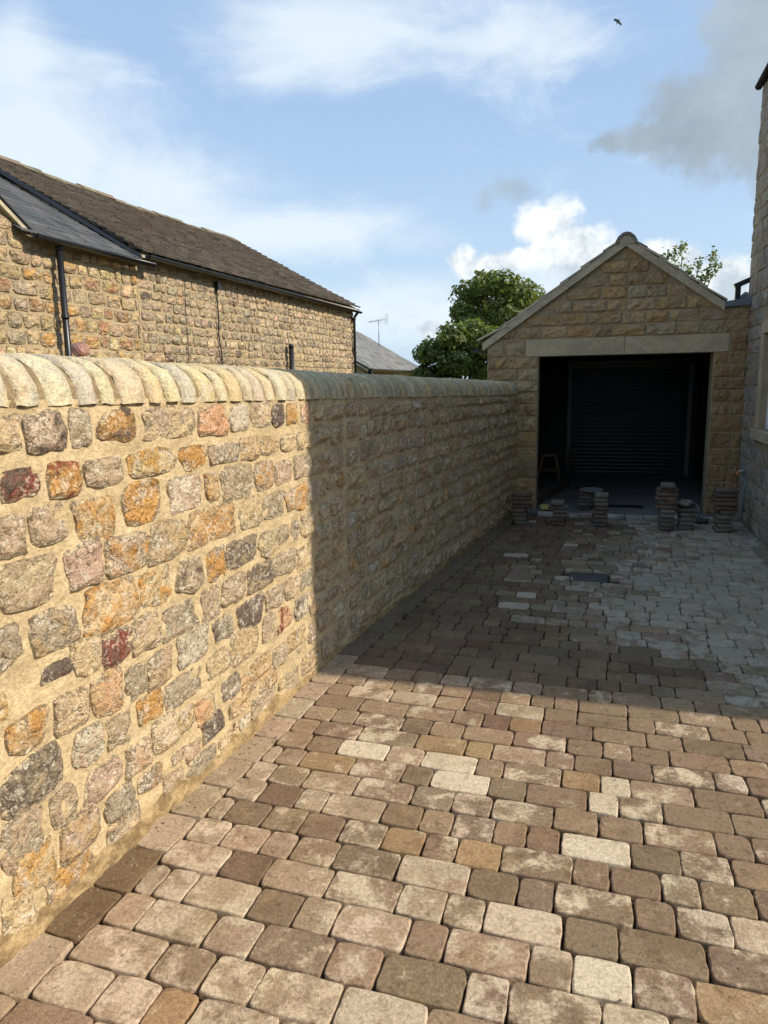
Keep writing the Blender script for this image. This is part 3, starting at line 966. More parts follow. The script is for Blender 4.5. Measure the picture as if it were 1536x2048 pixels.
hm.build('mortar_haunch', M_HAUNCH, bwall)

# pink stone lying on the coping
rs_, rf_ = [], []
for j in range(7):
    th = math.pi * j / 6
    for i in range(10):
        ph = 2 * math.pi * i / 10
        k_ = 1 + rw.uniform(-.13, .13)
        rs_.append((-1.93 + .034 * math.sin(th) * math.cos(ph) * k_, 2.42 + .037 * math.sin(th) * math.sin(ph) * k_, 1.922 + .030 * math.cos(th) * k_))
for j in range(6):
    for i in range(10):
        rf_.append((j * 10 + i, j * 10 + (i + 1) % 10, j * 10 + 10 + (i + 1) % 10, j * 10 + 10 + i))
pk = MB().add(rs_, rf_, (.50, .24, .19), (.46, .27, .22)).build('loose_stone', M_STONE)
tag(pk, 'loose rose pink stone lying on top of the rounded coping', 'stone')

def V3(*a): return np.array(a, float)


def course_fill(out, P0, U, N, x0, x1, courses, wr, rng, pal_, maker, mgap=.010, topf=None, skip=None, k_col=.12, wmin=.07):
    """courses: list of (z0, z1). Blocks run from x0(z) to x1(z) along U; topf(x) clips them under a sloping edge"""
    Vv = V3(0, 0, 1)
    for (z0, z1) in courses:
        xa = x0(z0, z1) if callable(x0) else x0
        xb = x1(z0, z1) if callable(x1) else x1
        x = xa
        first = True
        while x < xb - .03:
            w = rng.uniform(*wr) if not first else rng.uniform(wr[0] * .7, wr[1])
            first = False
            if xb - (x + w) < wmin: w = xb - x
            xc = x + w / 2; zc = (z0 + z1) / 2
            if not (skip and skip(x, x + w, z0, z1)):
                c, c2 = rng.choice(pal_), rng.choice(pal_)
                loc, fs = maker(w - mgap, (z1 - z0) - mgap, rng)
                if topf:
                    loc = [(p[0], min(p[1], topf(xc + p[0]) - zc), p[2]) for p in loc]
                pos = np.asarray(P0) + np.asarray(U) * xc + Vv * zc
                out.append((frame_pts(loc, pos, U, Vv, N), fs, jit(c, rng, k_col), jit(c2, rng, k_col), 1.0, tuple(pos), w * (z1 - z0)))
            x += w


def gutter(name, p0, p1, r, mat, parent, n=8, out=None):
    """half-round gutter, open at the top"""
    p0, p1 = V3(*p0), V3(*p1)
    t = p1 - p0; t /= np.linalg.norm(t)
    sd_ = np.cross(t, V3(0, 0, 1)); sd_ /= np.linalg.norm(sd_)
    mb = MB()
    prof = [(math.cos(math.pi + math.pi * k / n) * r, math.sin(math.pi + math.pi * k / n) * r) for k in range(n + 1)]
    prof += [(a * .86, b_ * .86 + .002) for a, b_ in reversed(prof)]
    m = len(prof)
    vs = [p + sd_ * a + V3(0, 0, 1) * b_ for p in (p0, p1) for a, b_ in prof]
    fs = [(k, (k + 1) % m, m + (k + 1) % m, m + k) for k in range(m)]
    fs += [tuple(range(n + 1)), tuple(range(m + n, m - 1, -1))]
    mb.add(vs, fs)
    return mb.build(name, mat, parent)


# ------------------------------------------------------------------ garage
rg = random.Random(11)
GXL, GXR = -1.47, HX
AX, AZ = .293, 3.50
SL, SR = .69, .71


def gable_top(x):
    if x <= AX: return AZ - SL * (AX - x)
    return max(AZ - SR * (x - AX), 2.665)


JL, JR, LB, LT = -.775, 1.407, 2.112, 2.342
gw = MB()
gw.box((GXL, GY, -.1), (JL, GY + .30, LB))
gw.box((JR, GY, -.1), (GXR, GY + .30, LB))
top_pts = [(GXL, gable_top(GXL)), (AX, AZ), (1.47, 2.665), (GXR, 2.665)]
outl = [(GXL, LB + .002), (GXR, LB + .002)] + list(reversed(top_pts))
nf = len(outl)
gw.add([(x, GY, z) for x, z in outl] + [(x, GY + .30, z) for x, z in outl],
       [tuple(range(nf)), tuple(reversed(range(nf, 2 * nf)))] + [(i, i + nf, (i + 1) % nf + nf, (i + 1) % nf) for i in range(nf)], flat=True)
garage = gw.build('garage', M_MORTAR_G)
tag(garage, 'tan coursed stone garage with open front and pointed gable at the drive end', 'garage')
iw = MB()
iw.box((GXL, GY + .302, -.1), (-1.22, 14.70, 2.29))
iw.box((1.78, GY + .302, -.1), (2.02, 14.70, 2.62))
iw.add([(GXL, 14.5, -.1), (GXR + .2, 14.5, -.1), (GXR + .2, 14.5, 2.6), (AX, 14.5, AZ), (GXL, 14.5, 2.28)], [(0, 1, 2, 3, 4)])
iw.build('inner_wall', M_SHADEBLOCK, garage)
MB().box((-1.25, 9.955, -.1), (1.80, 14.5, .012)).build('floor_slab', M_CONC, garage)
MB().box((-1.22, GY + .302, 2.36), (1.78, 14.5, 2.42)).build('ceiling', M_SHADEBLOCK, garage)
PALG = [(0.439, 0.319, 0.176), (0.505, 0.351, 0.170), (0.384, 0.291, 0.186), (0.461, 0.368, 0.248), (0.527, 0.384, 0.209), (0.351, 0.253, 0.149), (0.428, 0.340, 0.236), (0.483, 0.324, 0.149)]
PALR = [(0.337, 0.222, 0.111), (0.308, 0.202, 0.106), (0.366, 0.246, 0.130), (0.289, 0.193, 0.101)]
gp = []
mk = lambda w, h, r: pitch_block(w, h, r.uniform(.02, .038), r, margin=min(.016, w * .2))
low = [(.03 + .2145 * i, .03 + .2145 * (i + 1)) for i in range(6)]
z_ = low[-1][1]
up = []
nup = 5
for i in range(nup):
    up.append((z_ + (LB - z_) * i / nup, z_ + (LB - z_) * (i + 1) / nup))
Ug, Ng = V3(1, 0, 0), V3(0, -1, 0)
P0g = V3(0, GY, 0)
course_fill(gp, P0g, Ug, Ng, GXL, JL, low, (.26, .46), rg, PALG, mk)
course_fill(gp, P0g, Ug, Ng, GXL, JL, up, (.24, .46), rg, PALG, mk)
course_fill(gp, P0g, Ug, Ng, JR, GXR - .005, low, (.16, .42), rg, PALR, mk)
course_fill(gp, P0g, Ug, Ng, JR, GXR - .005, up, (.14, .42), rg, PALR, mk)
course_fill(gp, P0g, Ug, Ng, GXL, -.955, [(LB + .004, LT)], (.2, .32), rg, PALG[2:4], mk)
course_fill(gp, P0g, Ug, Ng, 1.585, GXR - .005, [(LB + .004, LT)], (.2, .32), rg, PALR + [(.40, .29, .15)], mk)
gc = [(LT + .004 + .158 * i, LT + .004 + .158 * (i + 1)) for i in range(8)]


def gx0(z0, z1): return max(GXL, AX - (AZ - z0) / SL + .03)


def gx1(z0, z1): return GXR - .005 if z1 < 2.67 else min(1.48, AX + (AZ - z0) / SR - .03)


course_fill(gp, P0g, Ug, Ng, gx0, gx1, gc, (.19, .44), rg, PALG, mk, topf=lambda x: gable_top(x) - .012 if x < 1.47 else 9)
gp = [p for p in gp if p[5][2] < gable_top(p[5][0]) - .03]
pieces(garage, 'stone_block', gp, M_BLOCK, 'block_mass', smooth=False)
for (a, b_) in ((-.948, .318), (.330, 1.577)):
    MB().box((a, GY - .012, LB + .004), (b_, GY + .05, LT - .004), b=.004).build('lintel', M_LINTEL, garage)
# roof: thick stone slates laid in courses, verge bedded in mortar
roof = empty('roof', (AX, GY, AZ), garage)


def place(parent, o):
    o.parent = parent
    o.matrix_parent_inverse = Matrix.Translation(-Vector(parent.location)) if parent.parent is None else (Matrix.Translation(-Vector(parent.location)))
    return o


def roof_slope(parent, e0, e1, s0, s1, nrow, wtile, th, rng, cols, mat, name='slate', flare=0.0, y_jit=.01, lift=.02, limit=300, sag=None, ridge_over=.02):
    """rows of tiles on the plane from eave edge (e0 -> e1) to ridge edge (s0 -> s1)"""
    e0, e1, s0, s1 = [V3(*p) for p in (e0, e1, s0, s1)]
    along = e1 - e0; L = np.linalg.norm(along); along = along / L
    upv = s0 - e0; H = np.linalg.norm(upv); upv = upv / H
    nrm = np.cross(along, upv); nrm /= np.linalg.norm(nrm)
    if nrm[2] < 0: nrm = -nrm
    ex = H / nrow
    lst = []
    for r in range(nrow):
        x = -rng.uniform(0, wtile) if r % 2 else 0.0
        while x < L - .01:
            w = wtile * rng.uniform(.8, 1.2)
            xa, xb = max(x, 0), min(x + w, L)
            if L - xb < .05: xb = L
            if xb - xa > .03:
                ln_ = ex * 1.35
                if r == nrow - 1: ln_ = ex
                lo_ = r * ex + rng.uniform(-.008, .008)
                t_ = th * rng.uniform(.75, 1.2)
                bz = lift + rng.uniform(-.003, .004)
                ej = rng.uniform(-.004, .004)
                g_ = .003
                loc = [(xa + g_, lo_ + ej, bz), (xb - g_, lo_ - ej, bz), (xb - g_, lo_ + ln_, 0.0), (xa + g_, lo_ + ln_, 0.0)]
                loc = loc + [(p[0], p[1] + (.006 if k_ < 2 else 0), p[2] + t_) for k_, p in enumerate(loc)]
                pts = []
                for p in loc:
                    fl = flare * max(0.0, (1.0 - p[1] / (ex * 1.2))) if flare else 0.0
                    sg = sag(p[0] / L, p[1] / H) if sag else 0.0
                    pts.append(e0 + along * p[0] + upv * p[1] + nrm * (p[2] + fl + sg))
                fs = [(0, 3, 2, 1), (4, 5, 6, 7), (0, 1, 5, 4), (1, 2, 6, 5), (2, 3, 7, 6), (3, 0, 4, 7)]
                cen = sum(pts) / 8
                lst.append((pts, fs, jit(rng.choice(cols), rng, .18), None, 1.0, tuple(cen), (xb - xa) * ex))
            x += w
    return lst


def flat_pieces(parent, name, lst, mat, stuff, limit=300):
    sub = MB
    ranked = []
    for i, p in enumerate(lst):
        q_ = proj(p[5]); s_ = 0
        if q_ and -40 < q_[0] < W_PX + 40 and -40 < q_[1] < H_PX + 40: s_ = p[6] / q_[2] ** 2
        ranked.append((-s_, i))
    ranked.sort()
    rest = MB(); nr = 0
    for k_, (s_, i) in enumerate(ranked):
        p = lst[i]
        if k_ < limit and s_ < 0:
            mb = MB().add(p[0], p[1], p[2], p[3], a=1.0, flat=True)
            place(parent, mb.build(name, mat, None, smooth=False))
        else:
            rest.add(p[0], p[1], p[2], p[3], flat=True); nr += 1
    if nr:
        o = place(parent, rest.build(stuff, mat, None, smooth=False)); o['kind'] = 'stuff'


ry0, ry1 = GY - .075, 14.75
GC = [(.54, .49, .40), (.49, .45, .365), (.57, .52, .42)]
e_l = (-1.60, 2.225, SL)
tiles = roof_slope(roof, (-1.56, ry0, gable_top(-1.56) + .055), (-1.56, ry1, gable_top(-1.56) + .055), (AX, ry0, AZ + .07), (AX, ry1, AZ + .07), 7, .36, .022, rg, GC, M_GROOF, flare=.05, lift=.022)
tiles += roof_slope(roof, (1.50, ry1, AZ + .07 - SR * (1.50 - AX)), (1.50, ry0, AZ + .07 - SR * (1.50 - AX)), (AX, ry1, AZ + .07), (AX, ry0, AZ + .07), 5, .36, .022, rg, GC, M_GROOF, lift=.022)
flat_pieces(roof, 'slate', tiles, M_GROOF, 'slate_mass')
vg = MB()
for (xa, xb) in ((-1.53, AX), (AX, 1.49)):
    za, zb = gable_top(xa) if xa < AX else AZ, AZ if xb == AX else AZ - SR * (xb - AX)
    if xa == -1.53: za = AZ - SL * (AX - xa)
    vg.add([(xa, ry0 + .012, za - .035), (xb, ry0 + .012, zb - .035), (xb, ry0 + .012, zb + .072), (xa, ry0 + .012, za + .072),
            (xa, GY + .1, za - .035), (xb, GY + .1, zb - .035), (xb, GY + .1, zb + .072), (xa, GY + .1, za + .072)],
           [(0, 1, 2, 3), (4, 7, 6, 5), (0, 4, 5, 1), (3, 2, 6, 7), (0, 3, 7, 4), (1, 5, 6, 2)], flat=True)
place(roof, vg.build('verge', M_VERGE, None))
deck = MB()
deck.add([(-1.53, GY + .1, AZ - SL * (AX + 1.53)), (AX, GY + .1, AZ), (1.5, GY + .1, AZ - SR * (1.5 - AX)), (-1.53, ry1, AZ - SL * (AX + 1.53)), (AX, ry1, AZ), (1.5, ry1, AZ - SR * (1.5 - AX)),
          (-1.53, GY + .1, AZ - SL * (AX + 1.53) + .06), (AX, GY + .1, AZ + .06), (1.5, GY + .1, AZ - SR * (1.5 - AX) + .06), (-1.53, ry1, AZ - SL * (AX + 1.53) + .06), (AX, ry1, AZ + .06), (1.5, ry1, AZ - SR * (1.5 - AX) + .06)],
         [(0, 1, 4, 3), (1, 2, 5, 4), (6, 9, 10, 7), (7, 10, 11, 8)], flat=True)
place(roof, deck.build('roof_deck', M_SHADEBLOCK, None))
yr = ry0 - .015
while yr < ry1:
    rt = MB()
    pr = [(-.135, -.105), (-.10, -.045), (-.05, -.005), (0, .008), (.05, -.005), (.10, -.045), (.135, -.105)]
    pr2 = [(a * .8, b_ - .035) for a, b_ in reversed(pr)]
    pp = pr + pr2
    L_ = .44
    vs = [(AX + a, yy_, AZ + .125 + b_) for yy_ in (yr, yr + L_) for a, b_ in pp]
    m = len(pp)
    rt.add(vs, [(k, (k + 1) % m, m + (k + 1) % m, m + k) for k in range(m)] + [tuple(reversed(range(m))), tuple(range(m, 2 * m))], (.20, .18, .155), flat=True)
    place(roof, rt.build('ridge_tile', M_GROOF, None, smooth=False))
    if yr < ry0:
        pl_ = MB().add([(AX + a * .78, ry0 + .004, AZ + .125 + b_ - .03) for a, b_ in pr], [tuple(range(7))], (.3, .28, .23))
        place(roof, pl_.build('ridge_bedding', M_VERGE, None))
    yr += L_ + .004
gutter('gutter', (-1.62, ry0 + .03, AZ - SL * (AX + 1.56) + .02), (-1.62, ry1, AZ - SL * (AX + 1.56) + .02), .05, M_BLACK, garage)
# lead lined valley gutter against the house
lv = MB()
lv.box((1.44, GY - .05, 2.665), (HX - .012, GY + 1.2, 2.695))
lv.add([(1.44, GY - .06, 2.655), (HX - .012, GY - .06, 2.685), (HX - .012, GY - .06, 2.765), (1.44, GY - .06, 2.72),
        (1.44, GY - .03, 2.655), (HX - .012, GY - .03, 2.685), (HX - .012, GY - .03, 2.765), (1.44, GY - .03, 2.72)],
       [(0, 1, 2, 3), (4, 7, 6, 5), (0, 4, 5, 1), (3, 2, 6, 7), (0, 3, 7, 4), (1, 5, 6, 2)], flat=True)
lv.build('lead_gutter', M_LEAD, garage)

# roller shutter at the back
SX0, SX1, SY, SH = -.50, 1.64, 14.44, 2.06
shut = empty('roller_shutter', (SX0, SY, 0), garage)
ns = 28
for i in range(ns):
    z0 = .02 + (SH - .05) * i / ns; hh_ = (SH - .05) / ns
    vs = []
    for x in (SX0 + .03, SX1 - .03):
        for k_ in range(6):
            a = math.pi * k_ / 5
            vs.append((x, SY - .016 * math.sin(a), z0 + hh_ * (.04 + .92 * k_ / 5)))
    o = MB().add(vs, [(k_, k_ + 6, k_ + 7, k_ + 1) for k_ in range(5)]).build('slat', M_SHUTTER, None)
    place(shut, o)
place(shut, MB().box((SX0, SY + .012, .014), (SX1, SY + .03, SH)).build('backing', M_SHUTTER, None))
for x in (SX0 - .035, SX1 - .035):
    place(shut, MB().box((x, SY - .05, .014), (x + .07, SY + .05, SH + .02)).build('guide_rail', M_LEAD, None))
place(shut, MB().box((SX0 - .04, SY - .06, SH + .022), (SX1 + .04, SY + .05, SH + .09)).build('header_box', M_SHUTTER, None))

# ------------------------------------------------------------------ house on the right
rh = random.Random(31)
HY0, HY1, HZ = 4.03, 10.36, 5.25
WNY0, WNY1, WNZ0, WNZ1 = 8.28, 9.22, 1.20, 2.27
hw = MB()
hw.add([(HX, HY0, -.1), (HX, HY1, -.1), (HX, HY1, WNZ0), (HX, HY0, WNZ0), (HX, HY0, WNZ1), (HX, HY1, WNZ1), (HX, HY1, HZ), (HX, HY0, HZ),
        (HX, WNY0, WNZ0), (HX, WNY1, WNZ0), (HX, WNY1, WNZ1), (HX, WNY0, WNZ1)],
       [(0, 3, 2, 1), (4, 7, 6, 5), (3, 4, 11, 8), (9, 10, 5, 2)], flat=True)
d_ = .16
hw.add([(HX, WNY0, WNZ0), (HX, WNY1, WNZ0), (HX, WNY1, WNZ1), (HX, WNY0, WNZ1), (HX + d_, WNY0, WNZ0), (HX + d_, WNY1, WNZ0), (HX + d_, WNY1, WNZ1), (HX + d_, WNY0, WNZ1)],
       [(0, 1, 5, 4), (1, 2, 6, 5), (2, 3, 7, 6), (3, 0, 4, 7), (4, 5, 6, 7)], flat=True)
XR = 8.2; XM = (HX + XR) / 2; RZ = HZ + (XM - HX) * .62
hw.add([(HX, HY0, -.1), (XR, HY0, -.1), (XR, HY0, HZ), (XM, HY0, RZ), (HX, HY0, HZ), (HX, HY1, -.1), (XR, HY1, -.1), (XR, HY1, HZ), (XM, HY1, RZ), (HX, HY1, HZ)],
       [(0, 1, 2, 3, 4), (5, 9, 8, 7, 6), (1, 6, 7, 2)], flat=True)
house = hw.build('stone_house', M_MORTAR_G)
tag(house, 'grey coursed stone house side wall with white framed window beside the garage', 'house')
PALH = [(.33, .31, .275), (.37, .345, .30), (.29, .275, .25), (.35, .325, .285), (.40, .365, .31), (.31, .285, .245), (.34, .285, .215)]
hp = []
zc_ = 0.0; cs = []
while zc_ < HZ - .1:
    h_ = rh.choice([.16, .19, .22, .24]); h_ = min(h_, HZ - zc_)
    cs.append((zc_, zc_ + h_)); zc_ += h_
mkh = lambda w, h, r: pitch_block(w, h, r.uniform(.012, .024), r, margin=.012, nu=5, nv=4)
sk = lambda a, b_, z0, z1: (b_ > WNY0 - .13 and a < WNY1 + .13 and z1 > WNZ0 - .10 and z0 < WNZ1 + .14)
wcs = []
for (a, b_) in cs:   # split courses round the window
    wcs.append((a, b_))
for (a, b_) in wcs:
    if b_ > WNZ0 - .10 and a < WNZ1 + .14:
        course_fill(hp, V3(HX, 0, 0), V3(0, 1, 0), V3(-1, 0, 0), HY0, WNY0 - .13, [(a, b_)], (.2, .46), rh, PALH, mkh)
        course_fill(hp, V3(HX, 0, 0), V3(0, 1, 0), V3(-1, 0, 0), WNY1 + .13, HY1, [(a, b_)], (.2, .46), rh, PALH, mkh)
    else:
        course_fill(hp, V3(HX, 0, 0), V3(0, 1, 0), V3(-1, 0, 0), HY0, HY1, [(a, b_)], (.2, .46), rh, PALH, mkh)
    course_fill(hp, V3(HX, HY0, 0), V3(1, 0, 0), V3(0, -1, 0), 0, XR - HX, [(a, b_)], (.24, .5), rh, PALH, mkh)
# reversed frames on the drive face would turn inside out: flip faces
hp2 = []
for p in hp:
    hp2.append(p)
pieces(house, 'stone_block', hp2, M_BLOCK, 'block_mass', smooth=False)
win = empty('window', (HX, (WNY0 + WNY1) / 2, WNZ0), house)
sx = HX - .022
place(win, MB().box((sx - .03, WNY0 - .16, WNZ0 - .12), (HX + .06, WNY1 + .16, WNZ0 - .002), b=.006).build('sill', M_LINTEL, None))
place(win, MB().box((sx, WNY0 - .125, WNZ1 + .002), (HX + .06, WNY1 + .125, WNZ1 + .14), b=.006).build('head_stone', M_LINTEL, None))
for ya in (WNY0 - .125, WNY1 + .003):
    place(win, MB().box((sx, ya, WNZ0 + .002), (HX + .06, ya + .122, WNZ1 - .002), b=.006).build('jamb_stone', M_LINTEL, None))
fx_ = HX + .07
for lo_, hi_ in (((fx_, WNY0, WNZ0), (fx_ + .06, WNY0 + .06, WNZ1)), ((fx_, WNY1 - .06, WNZ0), (fx_ + .06, WNY1, WNZ1)), ((fx_, WNY0 + .06, WNZ0), (fx_ + .06, WNY1 - .06, WNZ0 + .07)),
                 ((fx_, WNY0 + .06, WNZ1 - .06), (fx_ + .06, WNY1 - .06, WNZ1)), ((fx_ + .004, (WNY0 + WNY1) / 2 - .03, WNZ0 + .07), (fx_ + .056, (WNY0 + WNY1) / 2 + .03, WNZ1 - .06))):
    place(win, MB().box(lo_, hi_, b=.006).build('frame_bar', M_WHITE, None))
for ya, yb_ in ((WNY0 + .06, (WNY0 + WNY1) / 2 - .03), ((WNY0 + WNY1) / 2 + .03, WNY1 - .06)):
    place(win, MB().box((fx_ + .025, ya, WNZ0 + .07), (fx_ + .04, yb_, WNZ1 - .06)).build('pane', M_GLASS, None))
hroof = empty('house_roof', (XM, HY0, RZ), house)
hr = roof_slope(hroof, (HX - .025, HY1 + .03, HZ + .02), (HX - .025, HY0 - .03, HZ + .02), (XM, HY1 + .08, RZ + .08), (XM, HY0 - .08, RZ + .08), 12, .4, .025, rh, [(.10, .09, .085), (.13, .115, .10)], M_ROOF)
hr += roof_slope(hroof, (XR + .1, HY0 - .08, HZ + .02), (XR + .1, HY1 + .08, HZ + .02), (XM, HY0 - .08, RZ + .08), (XM, HY1 + .08, RZ + .08), 12, .4, .025, rh, [(.10, .09, .085), (.13, .115, .10)], M_ROOF)
flat_pieces(hroof, 'slate', hr, M_ROOF, 'slate_mass')
gutter('gutter', (HX - .045, HY1 + .03, HZ + .01), (HX - .045, HY0 - .03, HZ + .01), .045, M_BLACK, house)
# outside tap
tapr = empty('outdoor_tap', (HX - .02, 9.66, .60))
tag(tapr, 'small metal outdoor tap with copper end on the house wall', 'tap')
o = MB().tube([(HX + .01, 9.66, .66), (HX - .06, 9.66, .66), (HX - .10, 9.655, .655)], [.022, .018, .016], 10).build('tap_body', M_GALV, None); place(tapr, o)
o = MB().tube([(HX - .10, 9.655, .66), (HX - .115, 9.65, .63), (HX - .12, 9.65, .60)], [.013, .013, .012], 10).build('spout', M_COPPER, None); place(tapr, o)
o = MB().tube([(HX - .05, 9.66, .675), (HX - .05, 9.66, .70)], .008, 8).tube([(HX - .05, 9.625, .70), (HX - .05, 9.695, .70)], .008, 8).build('tap_handle', M_GALV, None); place(tapr, o)
o = MB().tube([(HX - .02, 9.66, .645), (HX - .022, 9.66, .30), (HX - .022, 9.66, .05)], .011, 8).build('supply_pipe', M_LEAD, None); place(tapr, o)
# black angled pipe on the lead gutter
bp = empty('angled_flue', (1.67, 10.38, 2.70))
tag(bp, 'black angular bracket pipe standing on the lead gutter between garage and house', 'pipe')
o = MB().box((1.640, 10.33, 2.70), (1.70, 10.39, 2.93)).build('upright', M_BLACK, None); place(bp, o)
Mx = Matrix.Translation((1.64, 10.36, 2.90)) @ Matrix.Rotation(-.40, 4, 'Y')
o = MB().box((.0, -.031, 0), (.215, .031, .062), M=Mx).build('crossarm', M_BLACK, None); place(bp, o)
o = MB().tube([(1.71, 10.42, 2.70), (1.76, 10.44, 2.80), (1.795, 10.46, 2.83)], .05, 10).build('hose', M_LEAD, None); place(bp, o)

# ------------------------------------------------------------------ barn and outbuilding across the wall
BO = V3(-6.6, 7.9, 0)
ba = V3(.05, 1, 0); ba /= np.linalg.norm(ba)
bn = V3(ba[1], -ba[0], 0)


def B(s, n_, z): return BO + ba * s + bn * n_ + V3(0, 0, z)


rb = random.Random(77)
S0, S1 = 1.62, 10.22
EZ = 3.66; RN, RZB = -3.36, 5.60


def quad_wall(mb, s0, s1, n_, z0f, z1f, du=.12):
    m = max(2, int((s1 - s0) / du)); kz = 14
    vs = []
    for i in range(m + 1):
        s_ = s0 + (s1 - s0) * i / m
        for j in range(kz + 1):
            z = z0f + (z1f(s_) - z0f) * j / kz
            vs.append(B(s_, n_ + rb.uniform(-.008, .008), z))
    mb.add(vs, [(i * (kz + 1) + j, (i + 1) * (kz + 1) + j, (i + 1) * (kz + 1) + j + 1, i * (kz + 1) + j + 1) for i in range(m) for j in range(kz)])


bm = MB()
quad_wall(bm, S0, S1, 0, -.1, lambda s_: EZ + .02)
bm.add([B(S1, 0, -.1), B(S1, 2 * RN, -.1), B(S1, 2 * RN, EZ), B(S1, RN, RZB - .03), B(S1, 0, EZ)], [(0, 1, 2, 3, 4)], flat=True)
bm.add([B(S0, 0, -.1), B(S0, 2 * RN, -.1), B(S0, 2 * RN, EZ), B(S0, RN, RZB - .03), B(S0, 0, EZ)], [(4, 3, 2, 1, 0)], flat=True)
bm.add([B(S0, 2 * RN, -.1), B(S1, 2 * RN, -.1), B(S1, 2 * RN, EZ), B(S0, 2 * RN, EZ)], [(3, 2, 1, 0)], flat=True)
barn = bm.build('stone_barn', M_MORTAR_B)
tag(barn, 'long sunlit rubble stone barn with brown stone slate roof behind the wall', 'barn')
PB = [SC_[k] for k in 'CTGPGGBTPDGBPK'] + [(.42, .33, .22), (.38, .30, .21), (.34, .27, .20), (.28, .21, .16), (.48, .38, .26)]
bp_ = []


def rubble_rows(out, s0, s1, n_, z0, z1f, hr_, wr, rng, pal_, N=None, Uo=None, P0=None):
    z = z0
    zmax = max(z1f(s0), z1f(s1))
    while z < zmax - .05:
        h_ = rng.uniform(*hr_)
        s_ = s0 + rng.uniform(0, .05)
        while s_ < s1 - .05:
            w = rng.uniform(*wr) * rng.choice([.7, 1, 1, 1.3])
            if s1 - (s_ + w) < .06: w = s1 - s_
            sc__ = s_ + w / 2
            hh__ = h_ * rng.uniform(.86, 1.02)
            zc = z + h_ / 2 + rng.uniform(-.01, .01)
            lim = z1f(sc__) - .02
            if zc - hh__ / 2 < lim - .05:
                if zc + hh__ / 2 > lim:
                    hh__ = lim - (zc - hh__ / 2); zc = lim - hh__ / 2
                loc, fs = rough_stone(w, hh__, rng.uniform(.014, .032), rng, rng.uniform(4.5, 10), 5, 4, ir=.045, bump=.3)
                pos = B(sc__, n_, zc)
                out.append((frame_pts(loc, pos, ba, V3(0, 0, 1), bn), fs, jit(rng.choice(pal_), rng, .24), jit(rng.choice(pal_), rng, .2), rim_alpha(5, 4), tuple(pos), w * hh__))
            s_ += w + rng.uniform(.0, .012)
        z += h_ + rng.uniform(.0, .008)


rubble_rows(bp_, S0 + .02, S1, 0, 1.55, lambda s_: EZ - .03, (.125, .175), (.13, .27), rb, PB)
pieces(barn, 'stone', bp_, M_BARN, 'rubble_mass', smooth=False)
broof = empty('barn_roof', tuple(B((S0 + S1) / 2, RN, RZB)), barn)
RC = [(.088, .072, .060), (.074, .060, .051), (.108, .090, .076), (.082, .069, .060), (.10, .085, .074)]
ov = .17
sagf = lambda a, b_: -.05 * math.sin(math.pi * a) * b_ + .012 * math.sin(a * 23) * b_
rt_ = roof_slope(broof, tuple(B(S0 - .06, ov, EZ + .03)), tuple(B(S1 + .07, ov, EZ + .03)), tuple(B(S0 - .06, RN, RZB + .02)), tuple(B(S1 + .07, RN, RZB + .02)), 23, .30, .030, rb, RC, M_ROOF, lift=.038, sag=sagf)
flat_pieces(broof, 'slate', rt_, M_ROOF, 'slate_mass')
bk_ = MB()
bk_.add([B(S0 - .05, ov - .02, EZ - .02), B(S1 + .06, ov - .02, EZ - .02), B(S1 + .06, RN, RZB - .09), B(S0 - .05, RN, RZB - .09), B(S1 + .06, 2 * RN - ov, EZ), B(S0 - .05, 2 * RN - ov, EZ),
         B(S0 - .05, ov - .02, EZ + .015), B(S1 + .06, ov - .02, EZ + .015), B(S1 + .06, RN, RZB - .06), B(S0 - .05, RN, RZB - .06), B(S1 + .06, 2 * RN - ov, EZ + .03), B(S0 - .05, 2 * RN - ov, EZ + .03)],
        [(0, 1, 2, 3), (3, 2, 4, 5), (6, 9, 8, 7), (9, 11, 10, 8), (0, 6, 7, 1), (1, 7, 8, 2), (3, 9, 6, 0), (2, 8, 10, 4)], flat=True)
place(broof, bk_.build('roof_deck', M_VERGE, None))
s_ = S0 - .06
while s_ < S1:
    L_ = rb.uniform(.4, .55)
    L_ = min(L_, S1 + .07 - s_)
    a_ = (s_ - S0) / (S1 - S0)
    dz_ = -.05 * math.sin(math.pi * a_) + .012 * math.sin(a_ * 23) + rb.uniform(-.012, .012)
    pr = [(-.17, -.075), (-.09, .0), (0, .035), (.09, .0), (.17, -.075), (.12, -.10), (0, -.03), (-.12, -.10)]
    vs = [B(s2, RN + a, RZB + .07 + dz_ + b_ + rb.uniform(-.008, .008)) for s2 in (s_ + .004, s_ + L_ - .004) for a, b_ in pr]
    rtile = MB().add(vs, [(k, (k + 1) % 8, 8 + (k + 1) % 8, 8 + k) for k in range(8)] + [tuple(reversed(range(8))), tuple(range(8, 16))], jit((.20, .165, .115), rb, .2), flat=True)
    place(broof, rtile.build('ridge_tile', M_ROOF, None, smooth=False))
    s_ += L_
gutter('gutter', tuple(B(S0 + .03, .20, EZ + .015)), tuple(B(S1 + .05, .20, EZ - .03)), .055, M_BLACK, barn)
for i in range(10):
    s_ = S0 + .4 + i * .9
    MB().tube([B(s_, .03, EZ - .03), B(s_, .12, EZ - .05), B(s_, .20, EZ - .05)], .007, 6).build('gutter_bracket', M_BLACK, barn)


def downpipe(parent, s_, ztop, n_=.075, r=.034, neck=True):
    pts = []
    if neck:
        pts += [B(s_, .20, ztop + .04), B(s_, .19, ztop - .02), B(s_, n_ + .02, ztop - .13)]
    pts += [B(s_, n_, ztop - .2), B(s_, n_, .0)]
    o_ = MB().tube(pts, r, 12).build('downpipe', M_BLACK, parent)
    for z in (ztop - .22, ztop - 1.05):
        MB().tube([B(s_, n_, z), B(s_, n_, z + .05)], r + .009, 12).build('pipe_collar', M_BLACK, o_)
    return o_


